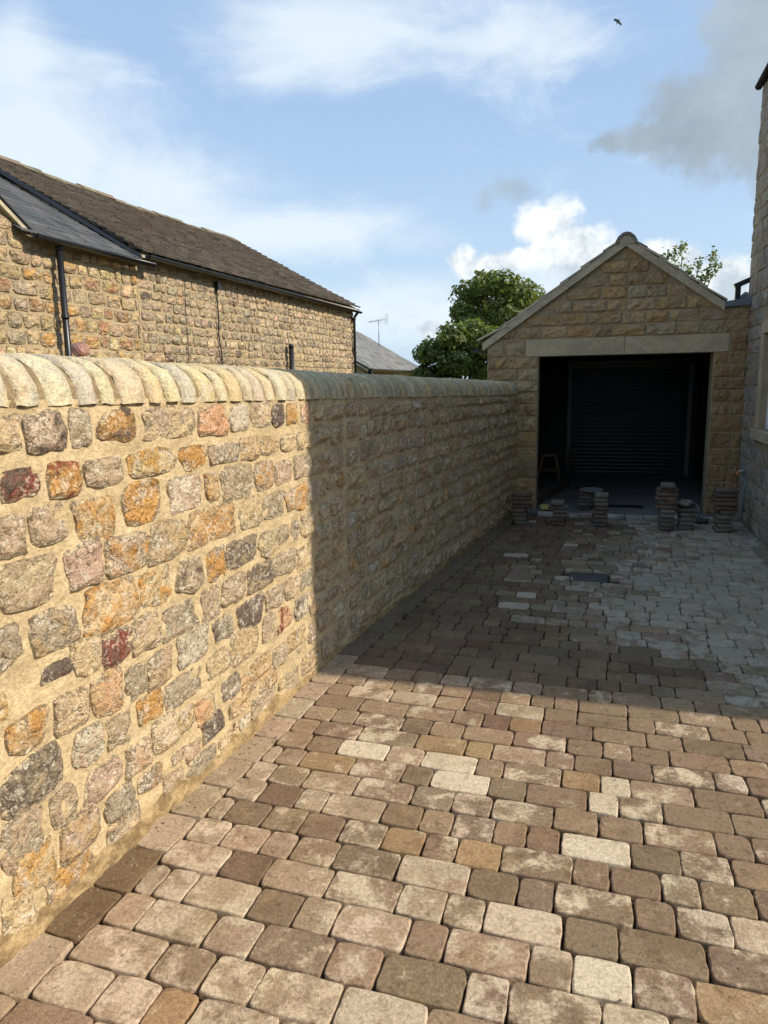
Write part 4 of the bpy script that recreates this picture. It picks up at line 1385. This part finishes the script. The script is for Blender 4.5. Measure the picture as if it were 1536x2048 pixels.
downpipe(barn, 10.12, EZ - .03)
# thin cable sagging down the face, with a small hopper at the top
cp_ = []
for k_ in range(15):
    z = 3.50 - (3.50 - 1.6) * k_ / 14
    cp_.append(B(3.70 + .018 * math.sin(z * 6.0) + .03 * (3.5 - z) / 1.9, .05 + .012 * math.sin(z * 9), z))
cb = MB().tube(cp_, .013, 6).build('cable', M_BLACK, barn)
MB().box((-.04, -.03, -.08), (.04, .05, .05), M=Matrix.Translation(Vector(B(3.70, .06, 3.52)))).build('cable_box', M_BLACK, cb)
cq = [B(2.75 + .01 * math.sin(k_ * 1.3), .042, 3.5 - .15 * k_) for k_ in range(13)]
MB().tube(cq, .006, 5).build('thin_cable', M_BLACK, barn)
vp = MB()
vp.tube([B(6.36, .12, .0), B(6.36, .12, 2.60)], .052, 12)
vp.tube([B(6.36, .12, 2.57), B(6.36, .12, 2.64)], [.058, .05], 12)
vpo = vp.build('vent_pipe', M_BLACK)
tag(vpo, 'short black vent pipe poking up behind the coping before the barn wall', 'pipe')

# outbuilding with slate roof at the near end of the barn
om = MB()
GS0 = -.40
gtop = lambda s_: 3.60 if s_ > GS0 else 3.60 + .675 * (GS0 - s_) if s_ > -2.4 else 3.60 + .675 * (GS0 + 2.4) - .675 * (-2.4 - s_)
quad_wall(om, -4.4, S0 - .002, 0, -.1, gtop, .1)
om.add([B(-4.4, 0, -.1), B(-4.4, 2 * RN, -.1), B(-4.4, 2 * RN, 3.6), B(-4.4, 0, 3.6)], [(3, 2, 1, 0)])
outb = om.build('stone_outbuilding', M_MORTAR_B)
tag(outb, 'yellow rubble stone outbuilding with blue slate roof joined to the barn', 'outbuilding')
op_ = []
PO = [SC_[k] for k in 'CTCTGPTCOC'] + [(.55, .38, .17), (.60, .45, .24), (.36, .17, .09), (.52, .40, .24)]
rubble_rows(op_, -3.0, S0 - .01, 0, 1.55, lambda s_: gtop(s_) - .03, (.15, .20), (.15, .33), rb, PO)
pieces(outb, 'stone', op_, M_BARN, 'rubble_mass', smooth=False)
oroof = empty('slate_roof', tuple(B(.6, -1, 4.1)), outb)
wz = 3.60
pw = (RZB - EZ) / (0 - RN)
top_n = -3.1
orr = roof_slope(oroof, tuple(B(-2.4, .15, wz)), tuple(B(S0 - .05, .15, wz)), tuple(B(-2.4, top_n, wz + pw * (.15 - top_n) * .96)), tuple(B(S0 - .05, top_n, wz + pw * (.15 - top_n) * .96)), 19, .25, .010, rb,
                 [(.075, .078, .085), (.085, .088, .095), (.065, .068, .076), (.095, .097, .102)], M_SLATE, lift=.012)
# cut away what would stand in front of the gable verge
orr = [p for p in orr if (np.asarray(p[5]) - BO) @ ba > GS0 - .9 * (.15 - (np.asarray(p[5]) - BO) @ bn) - .12]
flat_pieces(oroof, 'slate', orr, M_SLATE, 'slate_mass')
od = MB()
od.add([B(GS0 - .1, .13, wz - .03), B(S0 - .01, .13, wz - .03), B(S0 - .01, top_n, wz + pw * (.13 - top_n) * .96 - .04), B(-3.0, top_n, wz + pw * (.13 - top_n) * .96 - .04)], [(0, 1, 2, 3)])
place(oroof, od.build('roof_deck', M_VERGE, None))
# front gable verge in cream mortar, its roof running back
gv = MB()
for (n0, n1, z0, z1) in ((-.02, .07, -.015, .055),):
    a1, a2 = GS0 + .03, -2.4
    f_ = lambda s_: 3.60 + .675 * (GS0 - s_)
    gv.add([B(a1, n1, f_(a1) + z0), B(a2, n1, f_(a2) + z0), B(a2, n1, f_(a2) + z1), B(a1, n1, f_(a1) + z1), B(a1, n0, f_(a1) + z0), B(a2, n0, f_(a2) + z0), B(a2, n0, f_(a2) + z1), B(a1, n0, f_(a1) + z1)],
           [(0, 1, 2, 3), (4, 7, 6, 5), (3, 2, 6, 7), (0, 4, 5, 1), (0, 3, 7, 4), (1, 5, 6, 2)], flat=True)
place(oroof, gv.build('verge', M_VERGE, None))
gs = MB()
f_ = lambda s_: 3.60 + .675 * (GS0 - s_) + .058
gs.add([B(GS0 + .06, .095, f_(GS0 + .06)), B(-2.4, .095, f_(-2.4)), B(-2.4, -3.0, f_(-2.4)), B(GS0 + .06, -.03, f_(GS0 + .06)),
        B(GS0 + .06, .095, f_(GS0 + .06) + .022), B(-2.4, .095, f_(-2.4) + .022), B(-2.4, -3.0, f_(-2.4) + .022), B(GS0 + .06, -.03, f_(GS0 + .06) + .022)],
       [(0, 1, 2, 3), (4, 7, 6, 5), (0, 4, 5, 1), (0, 3, 7, 4), (3, 2, 6, 7)], (.05, .05, .055), flat=True)
place(oroof, gs.build('verge_slates', M_SLATE, None, smooth=False))
# lead flashing and upstand where the slates meet the barn verge
fl = MB()
for n0, n1 in ((.16, RN + .1),):
    z0, z1 = wz + .0, wz + pw * (n0 - n1)
    ss0, ss1 = S0 - .10, S0 - .055
    fl.add([B(ss1, n0, z0 - .0), B(ss1, n1, z1), B(ss1, n1, z1 + .09), B(ss1, n0, z0 + .07), B(ss0, n0, z0 + .02), B(ss0, n1, z1 + .02)],
           [(0, 3, 2, 1), (0, 1, 5, 4), (4, 5, 2, 3)], flat=True)
place(oroof, fl.build('flashing', M_BLACK, None))
gutter('gutter', tuple(B(GS0 - .06, .20, wz - .01)), tuple(B(S0 + .15, .20, wz - .025)), .055, M_BLACK, outb)
downpipe(outb, -.02, wz + .10, .13, .040, False)

# ------------------------------------------------------------------ far house, aerial
fm = MB()
FS0, FS1, FN = 15.4, 22.2, -.68


def FB(s_, n_, z): return B(s_, n_ + FN, z)


E1 = np.array([-7.33, 23.36, 2.35]); FN = float((E1 - BO) @ bn)
fz, frz, fd = 2.30, 4.02, 3.0
fm.add([FB(FS0, -.15, -.1), FB(FS1, -.15, -.1), FB(FS1, -.15, fz), FB(FS0, -.15, fz)], [(0, 1, 2, 3)])
fm.add([FB(FS0, -.15, -.1), FB(FS0, -2 * fd, -.1), FB(FS0, -2 * fd, fz), FB(FS0, -fd, frz), FB(FS0, -.15, fz + .08)], [(4, 3, 2, 1, 0)])
fm.add([FB(FS1, -.15, -.1), FB(FS1, -2 * fd, -.1), FB(FS1, -2 * fd, fz), FB(FS1, -fd, frz), FB(FS1, -.15, fz + .08)], [(0, 1, 2, 3, 4)])
fhouse = fm.build('far_house', M_MORTAR_B)
tag(fhouse, 'distant house with plain grey slate roof beyond the barn corner', 'house')
froof = empty('far_roof', tuple(FB(FS0, -fd, frz)), fhouse)
fr_ = roof_slope(froof, tuple(FB(FS0 - .1, .05, fz)), tuple(FB(FS1 + .05, .05, fz)), tuple(FB(FS0 - .1, -fd, frz + .02)), tuple(FB(FS1 + .05, -fd, frz + .02)), 15, .3, .012, rb, [(.19, .19, .195), (.21, .21, .21), (.17, .175, .18)], M_SLATE, lift=.012)
flat_pieces(froof, 'slate', fr_, M_SLATE, 'slate_mass')
bd_ = MB()
bd_.add([FB(FS0 - .1, .05, fz - .05), FB(FS1, .05, fz - .05), FB(FS1, -fd, frz - .05), FB(FS0 - .1, -fd, frz - .05)], [(0, 1, 2, 3)])
place(froof, bd_.build('roof_deck', M_VERGE, None))
vgb = MB()
vgb.add([FB(FS0 - .12, .0, fz - .08), FB(FS0 - .12, -fd, frz - .08), FB(FS0 - .12, -fd, frz - .005), FB(FS0 - .12, .0, fz - .005), FB(FS0 - .05, .0, fz - .08), FB(FS0 - .05, -fd, frz - .08), FB(FS0 - .05, -fd, frz - .005), FB(FS0 - .05, .0, fz - .005)],
        [(0, 3, 2, 1), (0, 1, 5, 4), (0, 4, 7, 3)], flat=True)
place(froof, vgb.build('verge', M_VERGE, None))
gutter('gutter', tuple(FB(FS0 - .1, .1, fz - .0)), tuple(FB(FS1, .1, fz - .0)), .06, M_BLACK, fhouse)
MB().box((-.06, -.06, -.16), (.06, .06, .03), M=Matrix.Translation(Vector(FB(FS0 - .05, .06, fz - .05)))).build('rain_hopper', M_BLACK, fhouse)
# aerial
AB = V3(-8.564, 28.714, 3.30)
aer = empty('tv_aerial', tuple(AB))
tag(aer, 'thin television aerial on a mast above the distant slate roof', 'aerial')
place(aer, MB().tube([AB, AB + V3(0, 0, 1.02)], .018, 6).build('mast', M_GALV, None))
bd0, bd1 = AB + V3(-.38, -.15, .98), AB + V3(.36, .15, 1.10)
place(aer, MB().tube([bd0, bd1], .013, 6).build('boom', M_GALV, None))
for k_ in range(9):
    p_ = bd0 + (bd1 - bd0) * (.05 + .9 * k_ / 8)
    h_ = .05 + .015 * k_
    place(aer, MB().tube([p_ + V3(-.03, .03, -h_), p_ + V3(.03, -.03, h_)], .0055, 5).build('element', M_GALV, None))
for sg_ in (-1, 1):
    p_ = bd1 + (bd0 - bd1) * .08
    for k_ in range(3):
        place(aer, MB().tube([p_ + V3(-.10, .1, sg_ * (.05 + .07 * k_)), p_ + V3(.10, -.1, sg_ * (.07 + .07 * k_))], .0055, 5).build('reflector_rod', M_GALV, None))

# ------------------------------------------------------------------ trees
rt2 = random.Random(3)


def make_tree(name, label, base, trunk_top, lobes, nleaf, leaf, cols, rng, limbs=7, tr=.28, fill=.55):
    root = empty(name, tuple(base))
    tag(root, label, 'tree')
    tb = MB()
    b_ = V3(*base); tt = V3(*trunk_top)
    pts = [b_ + (tt - b_) * k / 6 + V3(rng.uniform(-.08, .08), rng.uniform(-.08, .08), 0) * (k > 0) for k in range(7)]
    tb.tube(pts, [tr * (1 - .6 * k / 6) for k in range(7)], 9)
    for L_ in lobes[:limbs]:
        st = pts[rng.choice([3, 4, 5])]
        en = V3(*L_[0])
        md = (st + en) / 2 + V3(rng.uniform(-.3, .3), rng.uniform(-.3, .3), rng.uniform(0, .4))
        tb.tube([st, md, en], [tr * .35, tr * .22, tr * .08], 6)
        for _ in range(4):
            e2 = en + V3(rng.uniform(-1, 1), rng.uniform(-1, 1), rng.uniform(-.4, 1)) * L_[1] * .7
            tb.tube([en, (en + e2) / 2 + V3(0, 0, .05), e2], [tr * .09, tr * .06, tr * .025], 5)
    place(root, tb.build('trunk', M_BARK, None))
    cm = MB()
    wts = [L_[1] ** 2 for L_ in lobes]
    for _ in range(nleaf):
        L_ = rng.choices(lobes, wts)[0]
        while True:
            d = V3(rng.gauss(0, 1), rng.gauss(0, 1), rng.gauss(0, 1)); d /= np.linalg.norm(d)
            if d[2] > -.75: break
        r_ = L_[1] * (fill + (1.06 - fill) * rng.random() ** .5) * (1 + .10 * math.sin(d[0] * 7 + L_[0][0] * 3) + .10 * math.sin(d[1] * 6 + d[2] * 8))
        p = V3(*L_[0]) + d * r_ * V3(1, 1, .85)
        nrm = d + V3(rng.uniform(-.8, .8), rng.uniform(-.8, .8), rng.uniform(-.2, 1.0)); nrm /= np.linalg.norm(nrm)
        e1 = np.cross(nrm, V3(rng.uniform(-1, 1), rng.uniform(-1, 1), rng.uniform(-1, 1))); e1 /= np.linalg.norm(e1) + 1e-9
        e2 = np.cross(nrm, e1)
        sz = leaf * rng.uniform(.6, 1.25)
        c = jit(rng.choice(cols), rng, .25)
        cm.add([p - e1 * sz * .5, p + e2 * sz * .32 + nrm * sz * .08, p + e1 * sz * .5, p - e2 * sz * .32 + nrm * sz * .08], [(0, 1, 2, 3)], c)
    place(root, cm.build('crown', M_LEAF, None, smooth=False))
    return root


GL = [(.15, .185, .045), (.175, .205, .055), (.13, .165, .044), (.19, .215, .065), (.105, .14, .038)]
bigl = []
for (px, pz, r_) in ((-4.85, 6.1, .75), (-5.6, 5.55, .75), (-4.1, 5.9, .75), (-3.2, 5.45, .80), (-6.05, 5.0, .6), (-2.6, 4.9, .8), (-4.6, 5.1, 1.0), (-5.5, 4.4, .9), (-3.6, 4.5, 1.0), (-2.4, 4.0, .9), (-4.6, 3.9, 1.0), (-5.7, 3.7, .7), (-3.3, 3.4, 1.0)):
    for k_ in range(2):
        bigl.append(((px + rt2.uniform(-.25, .25), 33.5 + rt2.uniform(-1.3, 1.3), pz + rt2.uniform(-.15, .15)), r_ * rt2.uniform(.7, 1.0)))
make_tree('sycamore_tree', 'tall round crowned green tree rising behind the garage roof', (-4.3, 33.6, -.09), (-4.3, 33.6, 5.0), bigl, 11500, .22, GL, rt2, 10, .30)
bl = []
for (px, pz, r_) in ((-4.7, 3.2, .62), (-4.0, 3.35, .6), (-5.3, 2.7, .55), (-3.4, 3.0, .7), (-4.5, 2.5, .8), (-5.5, 2.1, .6), (-3.4, 2.2, .8), (-5.0, 1.7, .8), (-2.7, 2.7, .7)):
    for k_ in range(2):
        bl.append(((px + rt2.uniform(-.2, .2), 24.2 + rt2.uniform(-.8, .8), pz + rt2.uniform(-.1, .1)), r_ * rt2.uniform(.7, 1.0)))
GL2 = [(.14, .18, .05), (.16, .20, .058), (.115, .15, .042), (.18, .215, .07)]
make_tree('maple_tree', 'lower bushy bright green tree above the coping at the wall end', (-4.4, 24.3, -.09), (-4.4, 24.3, 2.4), bl, 9000, .19, GL2, rt2, 8, .16)
# thin twiggy tree behind the garage roof
ap = empty('apple_tree', (2.3, 22.5, -.09))
tag(ap, 'sparse leafy branch tips showing over the right slope of the garage roof', 'tree')
tb = MB(); tw = []
tb.tube([(2.3, 22.5, -.09), (2.25, 22.5, 1.8), (2.2, 22.5, 3.3)], [.12, .09, .06], 8)
tips = [(1.55, 5.15), (1.75, 5.30), (1.95, 5.38), (2.1, 5.45), (2.0, 4.9), (2.35, 4.95), (2.6, 5.0), (2.95, 5.2), (2.85, 4.75), (2.7, 4.55), (2.45, 4.6), (3.0, 4.9), (2.2, 4.55), (1.8, 4.8)]
leaf_m = MB()
for (tx_, tz_) in tips:
    st = V3(2.2, 22.5, 3.2); en = V3(tx_, 22.5 + rt2.uniform(-.5, .5), tz_)
    md = st * .45 + en * .55 + V3((tx_ - 2.2) * .15, 0, -.05)
    tb.tube([st, md, en], [.035, .018, .006], 5)
    for k_ in range(62):
        f_ = 1 - abs(rt2.gauss(0, .16))
        p = md + (en - md) * f_ + V3(rt2.gauss(0, .075), rt2.gauss(0, .1), rt2.gauss(0, .075))
        nrm = V3(rt2.uniform(-1, 1), rt2.uniform(-1, .4), rt2.uniform(-.1, 1)); nrm /= np.linalg.norm(nrm)
        e1 = np.cross(nrm, V3(rt2.uniform(-1, 1), rt2.uniform(-1, 1), 1)); e1 /= np.linalg.norm(e1)
        e2 = np.cross(nrm, e1); sz = rt2.uniform(.07, .13)
        leaf_m.add([p - e1 * sz * .5, p + e2 * sz * .3, p + e1 * sz * .5, p - e2 * sz * .3], [(0, 1, 2, 3)], jit(rt2.choice(GL), rt2, .25))
place(ap, tb.build('trunk', M_BARK, None))
place(ap, leaf_m.build('crown', M_LEAF, None, smooth=False))

# ------------------------------------------------------------------ loose paving blocks stacked by the garage
rk = random.Random(9)
ORD = ['bottom', 'second', 'third', 'fourth', 'fifth', 'sixth', 'seventh', 'eighth', 'ninth', 'tenth', 'eleventh', 'twelfth']
BT = .050


def loose_block(x, y, z, lx, ly, rz, c, label, th=BT):
    xa, ya = lx / 2, ly / 2
    mb = MB()
    hx_, hy_ = xa, ya
    b_ = .011
    vs = []
    for (zz, ins) in ((0.002, b_), (b_, 0), (th - b_, 0), (th - .001, b_)):
        ring = [(-hx_ + b_, -hy_ + ins), (hx_ - b_, -hy_ + ins), (hx_ - ins, -hy_ + b_), (hx_ - ins, hy_ - b_), (hx_ - b_, hy_ - ins), (-hx_ + b_, hy_ - ins), (-hx_ + ins, hy_ - b_), (-hx_ + ins, -hy_ + b_)]
        vs += [(p[0] + rk.uniform(-.002, .002), p[1] + rk.uniform(-.002, .002), zz) for p in ring]
    fs = [tuple(reversed(range(8))), tuple(range(24, 32))]
    for k_ in range(3):
        for i in range(8):
            j = (i + 1) % 8
            fs.append((k_ * 8 + i, k_ * 8 + j, k_ * 8 + 8 + j, k_ * 8 + 8 + i))
    mb.add(vs, fs, c, (.30, .27, .23), a=rk.choice([.02, .08, .2]))
    o = mb.build('paving_block', M_PAVER)
    o.location = (x, y, z)
    o.rotation_euler = (0, 0, rz)
    tag(o, label, 'paving block', 'loose paving blocks stacked at the garage')
    return o


DK = [(.155, .105, .085), (.14, .10, .085), (.17, .115, .09), (.135, .11, .095)]
GK = [(.17, .155, .135), (.15, .14, .125), (.19, .17, .145)]


def stack(x, y, spec, where, z0=.0):
    """spec: list of ('n' narrow / 'w' wide, colour list, dx)"""
    z = z0
    n = len(spec)
    for i, (k_, cl, dx_) in enumerate(spec):
        lx, ly = (.165, .24) if k_ == 'n' else (.245, .165)
        pos = 'top' if i == n - 1 else ORD[i] + ('' if i == 0 else ' from bottom')
        c = jit(rk.choice(cl), rk, .15)
        tone = 'reddish brown' if cl is DK else 'grey'
        o = loose_block(x + dx_ + rk.uniform(-.008, .008), y + rk.uniform(-.012, .012), z, lx, ly, rk.uniform(-.05, .05), c,
                        '%s paving block, %s in the stack %s' % (tone, pos, where))
        z += BT + .001


stack(-.87, 9.17, [('n', GK, 0), ('n', GK, -.01), ('n', GK, -.01), ('n', DK, -.02), ('w', DK, 0), ('w', DK, .01), ('w', DK, -.01), ('w', DK, -.005)], 'touching the stone boundary wall')
stack(-.413, 9.19, [('n', DK, 0), ('n', DK, 0), ('n', DK, .01), ('n', GK, .02), ('w', GK, .0), ('n', GK, -.02)], 'before the yellow board')
stack(.09, 9.22, [('n', GK, 0), ('n', GK, .01), ('n', GK, 0), ('n', DK, -.01), ('n', GK, .0), ('n', GK, .01), ('n', GK, 0), ('n', GK, .005)], 'just right of the round lid')
stack(.839, 9.13, [('n', GK, 0), ('n', GK, .01), ('n', GK, 0), ('n', GK, .0), ('n', GK, .02), ('w', DK, .0), ('w', DK, .01), ('w', DK, -.01), ('w', DK, 0), ('w', DK, .01), ('n', GK, .02)], 'that is tallest')
stack(1.078, 9.24, [('n', GK, 0), ('n', GK, .01), ('n', GK, .0), ('n', GK, .01), ('w', GK, .0)], 'with rubble on top')
stack(1.475, 9.17, [('n', GK, 0), ('n', GK, .01), ('n', GK, .0), ('n', GK, .01), ('n', DK, .04), ('w', DK, .03), ('w', DK, .03), ('w', DK, .03), ('w', DK, .02), ('w', DK, .03)], 'nearest the house wall')
stack(-.115, 10.36, [('n', GK, 0), ('n', GK, 0), ('n', GK, .005), ('n', GK, 0), ('n', DK, 0)], 'under the round lid', .013)
# round lid resting on that stack, with a pale post leaning beside it
ld = MB(); lv_ = []
nL = 22
LC = (-.03, 10.33, .013 + 5 * .051)
for (r_, z) in ((.0, .002), (.150, .002), (.165, .010), (.165, .026), (.155, .034), (.12, .034), (.115, .028), (.0, .028)):
    if r_ == 0: continue
    for k_ in range(nL):
        a = 2 * math.pi * k_ / nL
        lv_.append((LC[0] + r_ * math.cos(a), LC[1] + r_ * math.sin(a), LC[2] + z))
lf = [(k_ * nL + i, k_ * nL + (i + 1) % nL, (k_ + 1) * nL + (i + 1) % nL, (k_ + 1) * nL + i) for k_ in range(5) for i in range(nL)]
lf += [tuple(reversed(range(nL))), tuple(range(5 * nL, 6 * nL))]
ld.add(lv_, lf, (.22, .20, .16))
lido = ld.build('round_lid', M_CONC)
tag(lido, 'round pale concrete lid resting on a block stack in the garage mouth', 'lid')
po = MB().tube([(.055, 10.33, .012), (.055, 10.33, .263)], .042, 12).build('concrete_post', M_VERGE)
tag(po, 'short pale round post standing under the round lid', 'post')
# rubble heap beside the right pier
for i, (x, y, z, r_, lab) in enumerate(((1.07, 9.25, .257, .085, 'larger pale chunk of rubble on the short block stack'), (1.00, 9.32, .255, .06, 'smaller chunk of rubble behind the larger one on the short stack'), (1.30, 9.60, .0, .075, 'dark broken stone lying at the foot of the garage pier'))):
    vs = []; fs = []
    for j in range(6):
        th = math.pi * j / 5
        for k_ in range(9):
            ph = 2 * math.pi * k_ / 9
            q_ = 1 + rk.uniform(-.2, .2)
            vs.append((r_ * 1.25 * math.sin(th) * math.cos(ph) * q_, r_ * math.sin(th) * math.sin(ph) * q_, r_ * .55 + r_ * .55 * math.cos(th) * (q_ if j not in (0, 5) else 1)))
    for j in range(5):
        for k_ in range(9):
            fs.append((j * 9 + k_, j * 9 + 9 + k_, j * 9 + 9 + (k_ + 1) % 9, j * 9 + (k_ + 1) % 9))
    o = MB().add(vs, fs, (.26, .22, .17) if i < 2 else (.10, .09, .08)).build('rubble_chunk', M_STONE)
    o.location = (x, y, z + .001); tag(o, lab, 'rubble')
# boards
yb_o = MB().box((-.11, -.10, 0), (.11, .10, .022), b=.004).build('yellow_board', M_YELLOW)
yb_o.location = (-.60, 10.18, .04); yb_o.rotation_euler = (.12, 0, .1)
tag(yb_o, 'bright yellow board lying at the left foot of the garage opening', 'board')
pk_ = MB().box((-.05, -1.15, 0), (.05, 1.15, .05), b=.004).build('timber_plank', M_WOOD_D)
pk_.location = (-.62, 11.75, .014); pk_.rotation_euler = (0, 0, -.17)
tag(pk_, 'long dark timber plank lying on the garage floor by the stool', 'plank')
pk2 = MB().box((-.03, -.9, 0), (.03, .9, .03), b=.003).build('timber_batten', M_WOOD)
pk2.location = (-.75, 11.35, .014); pk2.rotation_euler = (0, 0, -.16)
tag(pk2, 'thin pale timber batten beside the long plank on the garage floor', 'batten')
mt = MB().box((-.24, -.09, 0), (.24, .09, .012), b=.003).build('floor_mat', M_BLACK)
mt.location = (.43, 10.62, .0125)
tag(mt, 'flat dark rectangular mat on the concrete garage floor', 'mat')
of = MB().box((-.012, -.30, 0), (.012, .30, .09), b=.003).build('white_offcut', M_GALV)
of.location = (1.36, 10.62, .013); of.rotation_euler = (0, -.25, .05)
tag(of, 'pale offcut strip leaning by the inner side of the right garage pier', 'offcut')
# stool inside the garage
st_ = empty('wooden_stool', (-.80, 13.6, .012))
tag(st_, 'plain wooden stool standing in the dark garage left of the shutter', 'stool')
place(st_, MB().box((-.95, 13.46, .43), (-.66, 13.74, .47), b=.006).build('seat', M_WOOD, None))
for sx_, sy_ in ((-1, -1), (1, -1), (1, 1), (-1, 1)):
    place(st_, MB().tube([(-.805 + sx_ * .19, 13.6 + sy_ * .16, .013), (-.805 + sx_ * .115, 13.6 + sy_ * .10, .43)], .021, 4).build('leg', M_WOOD, None))
for sy_ in (-1, 1):
    place(st_, MB().tube([(-.805 - .16, 13.6 + sy_ * .135, .17), (-.805 + .16, 13.6 + sy_ * .135, .17)], .015, 4).build('stretcher', M_WOOD, None))
tr_ = empty('trestle', (-.44, 13.75, .012))
tag(tr_, 'small wooden trestle partly hidden beside the stool in the garage', 'trestle')
for x_, t_ in ((-.50, .06), (-.38, -.05)):
    place(tr_, MB().tube([(x_, 13.75, .013), (x_ + t_, 13.75, .50)], .02, 4).build('leg', M_WOOD_D, None))
place(tr_, MB().box((-.56, 13.72, .50), (-.34, 13.78, .54)).build('top_rail', M_WOOD_D, None))

# ------------------------------------------------------------------ crumbs of mortar and sand left along the wall foot
cr = MB()
for _ in range(700):
    y = rk.uniform(1.0, 9.3) ** 1.0
    off = .03 + abs(rk.gauss(0, .07))
    if rk.random() < .22: off = rk.uniform(.05, 2.6)
    r_ = rk.choice([.0022, .003, .004, .0055]) * rk.uniform(.7, 1.3)
    x = wallx(y) + off
    if x > HX - .05: continue
    cc = rk.choice([(.26, .19, .11), (.20, .145, .085), (.16, .115, .07), (.32, .25, .16)])
    vs = [(x + r_ * math.cos(a) * rk.uniform(.7, 1.3), y + r_ * math.sin(a) * rk.uniform(.7, 1.3), .001) for a in (0, 1.26, 2.51, 3.77, 5.03)]
    vs.append((x + rk.uniform(-.3, .3) * r_, y, .001 + r_ * rk.uniform(.8, 1.4)))
    cr.add(vs, [(i, (i + 1) % 5, 5) for i in range(5)], cc, flat=True)
tag(cr.build('mortar_crumbs', M_CRUMB, None, smooth=False), 'mortar crumbs and grit scattered along the wall foot and paving', 'grit', kind='stuff')

# ------------------------------------------------------------------ bird
bv, bf = [], []
BC = V3(.472, 51.85, 23.9)
bd = MB()
sec = [(-.34, .005), (-.22, .03), (-.08, .07), (.06, .08), (.16, .055), (.22, .05), (.28, .006)]
ax_ = V3(-.35, .1, -.9); ax_ = V3(.45, .2, .85); ax_ /= np.linalg.norm(ax_)
wing = V3(.86, .1, -.25); wing = wing - ax_ * (wing @ ax_); wing /= np.linalg.norm(wing)
upb = np.cross(ax_, wing)
nb = 8
vs = []
for (t_, r_) in sec:
    for k_ in range(nb):
        a = 2 * math.pi * k_ / nb
        vs.append(BC + ax_ * t_ + wing * r_ * math.cos(a) + upb * r_ * .8 * math.sin(a))
fs = [(i * nb + k_, i * nb + (k_ + 1) % nb, (i + 1) * nb + (k_ + 1) % nb, (i + 1) * nb + k_) for i in range(6) for k_ in range(nb)]
for sg_, dz_ in ((-1, .18), (1, -.30)):
    o_ = len(vs)
    for (d_w, ch0, ch1, th_) in ((.03, -.07, .13, .02), (.24, -.09, .13, .014), (.44, -.07, .06, .004)):
        for ch in (ch0, ch1):
            for zz in (-th_, th_):
                vs.append(BC + wing * d_w * sg_ + ax_ * (ch + dz_ * d_w * .8) + upb * (zz + .10 * d_w))
    for i in range(2):
        a = o_ + i * 4
        fs += [(a, a + 4, a + 6, a + 2), (a + 1, a + 3, a + 7, a + 5), (a, a + 1, a + 5, a + 4), (a + 2, a + 6, a + 7, a + 3)]
    fs.append((o_ + 8, o_ + 9, o_ + 11, o_ + 10))
bd.add(vs, fs)
bd.v = [tuple(BC + (np.array(q_) - BC) * .68) for q_ in bd.v]
bo = bd.build('bird', M_BIRD)
tag(bo, 'small dark bird flying high in the blue sky', 'bird')
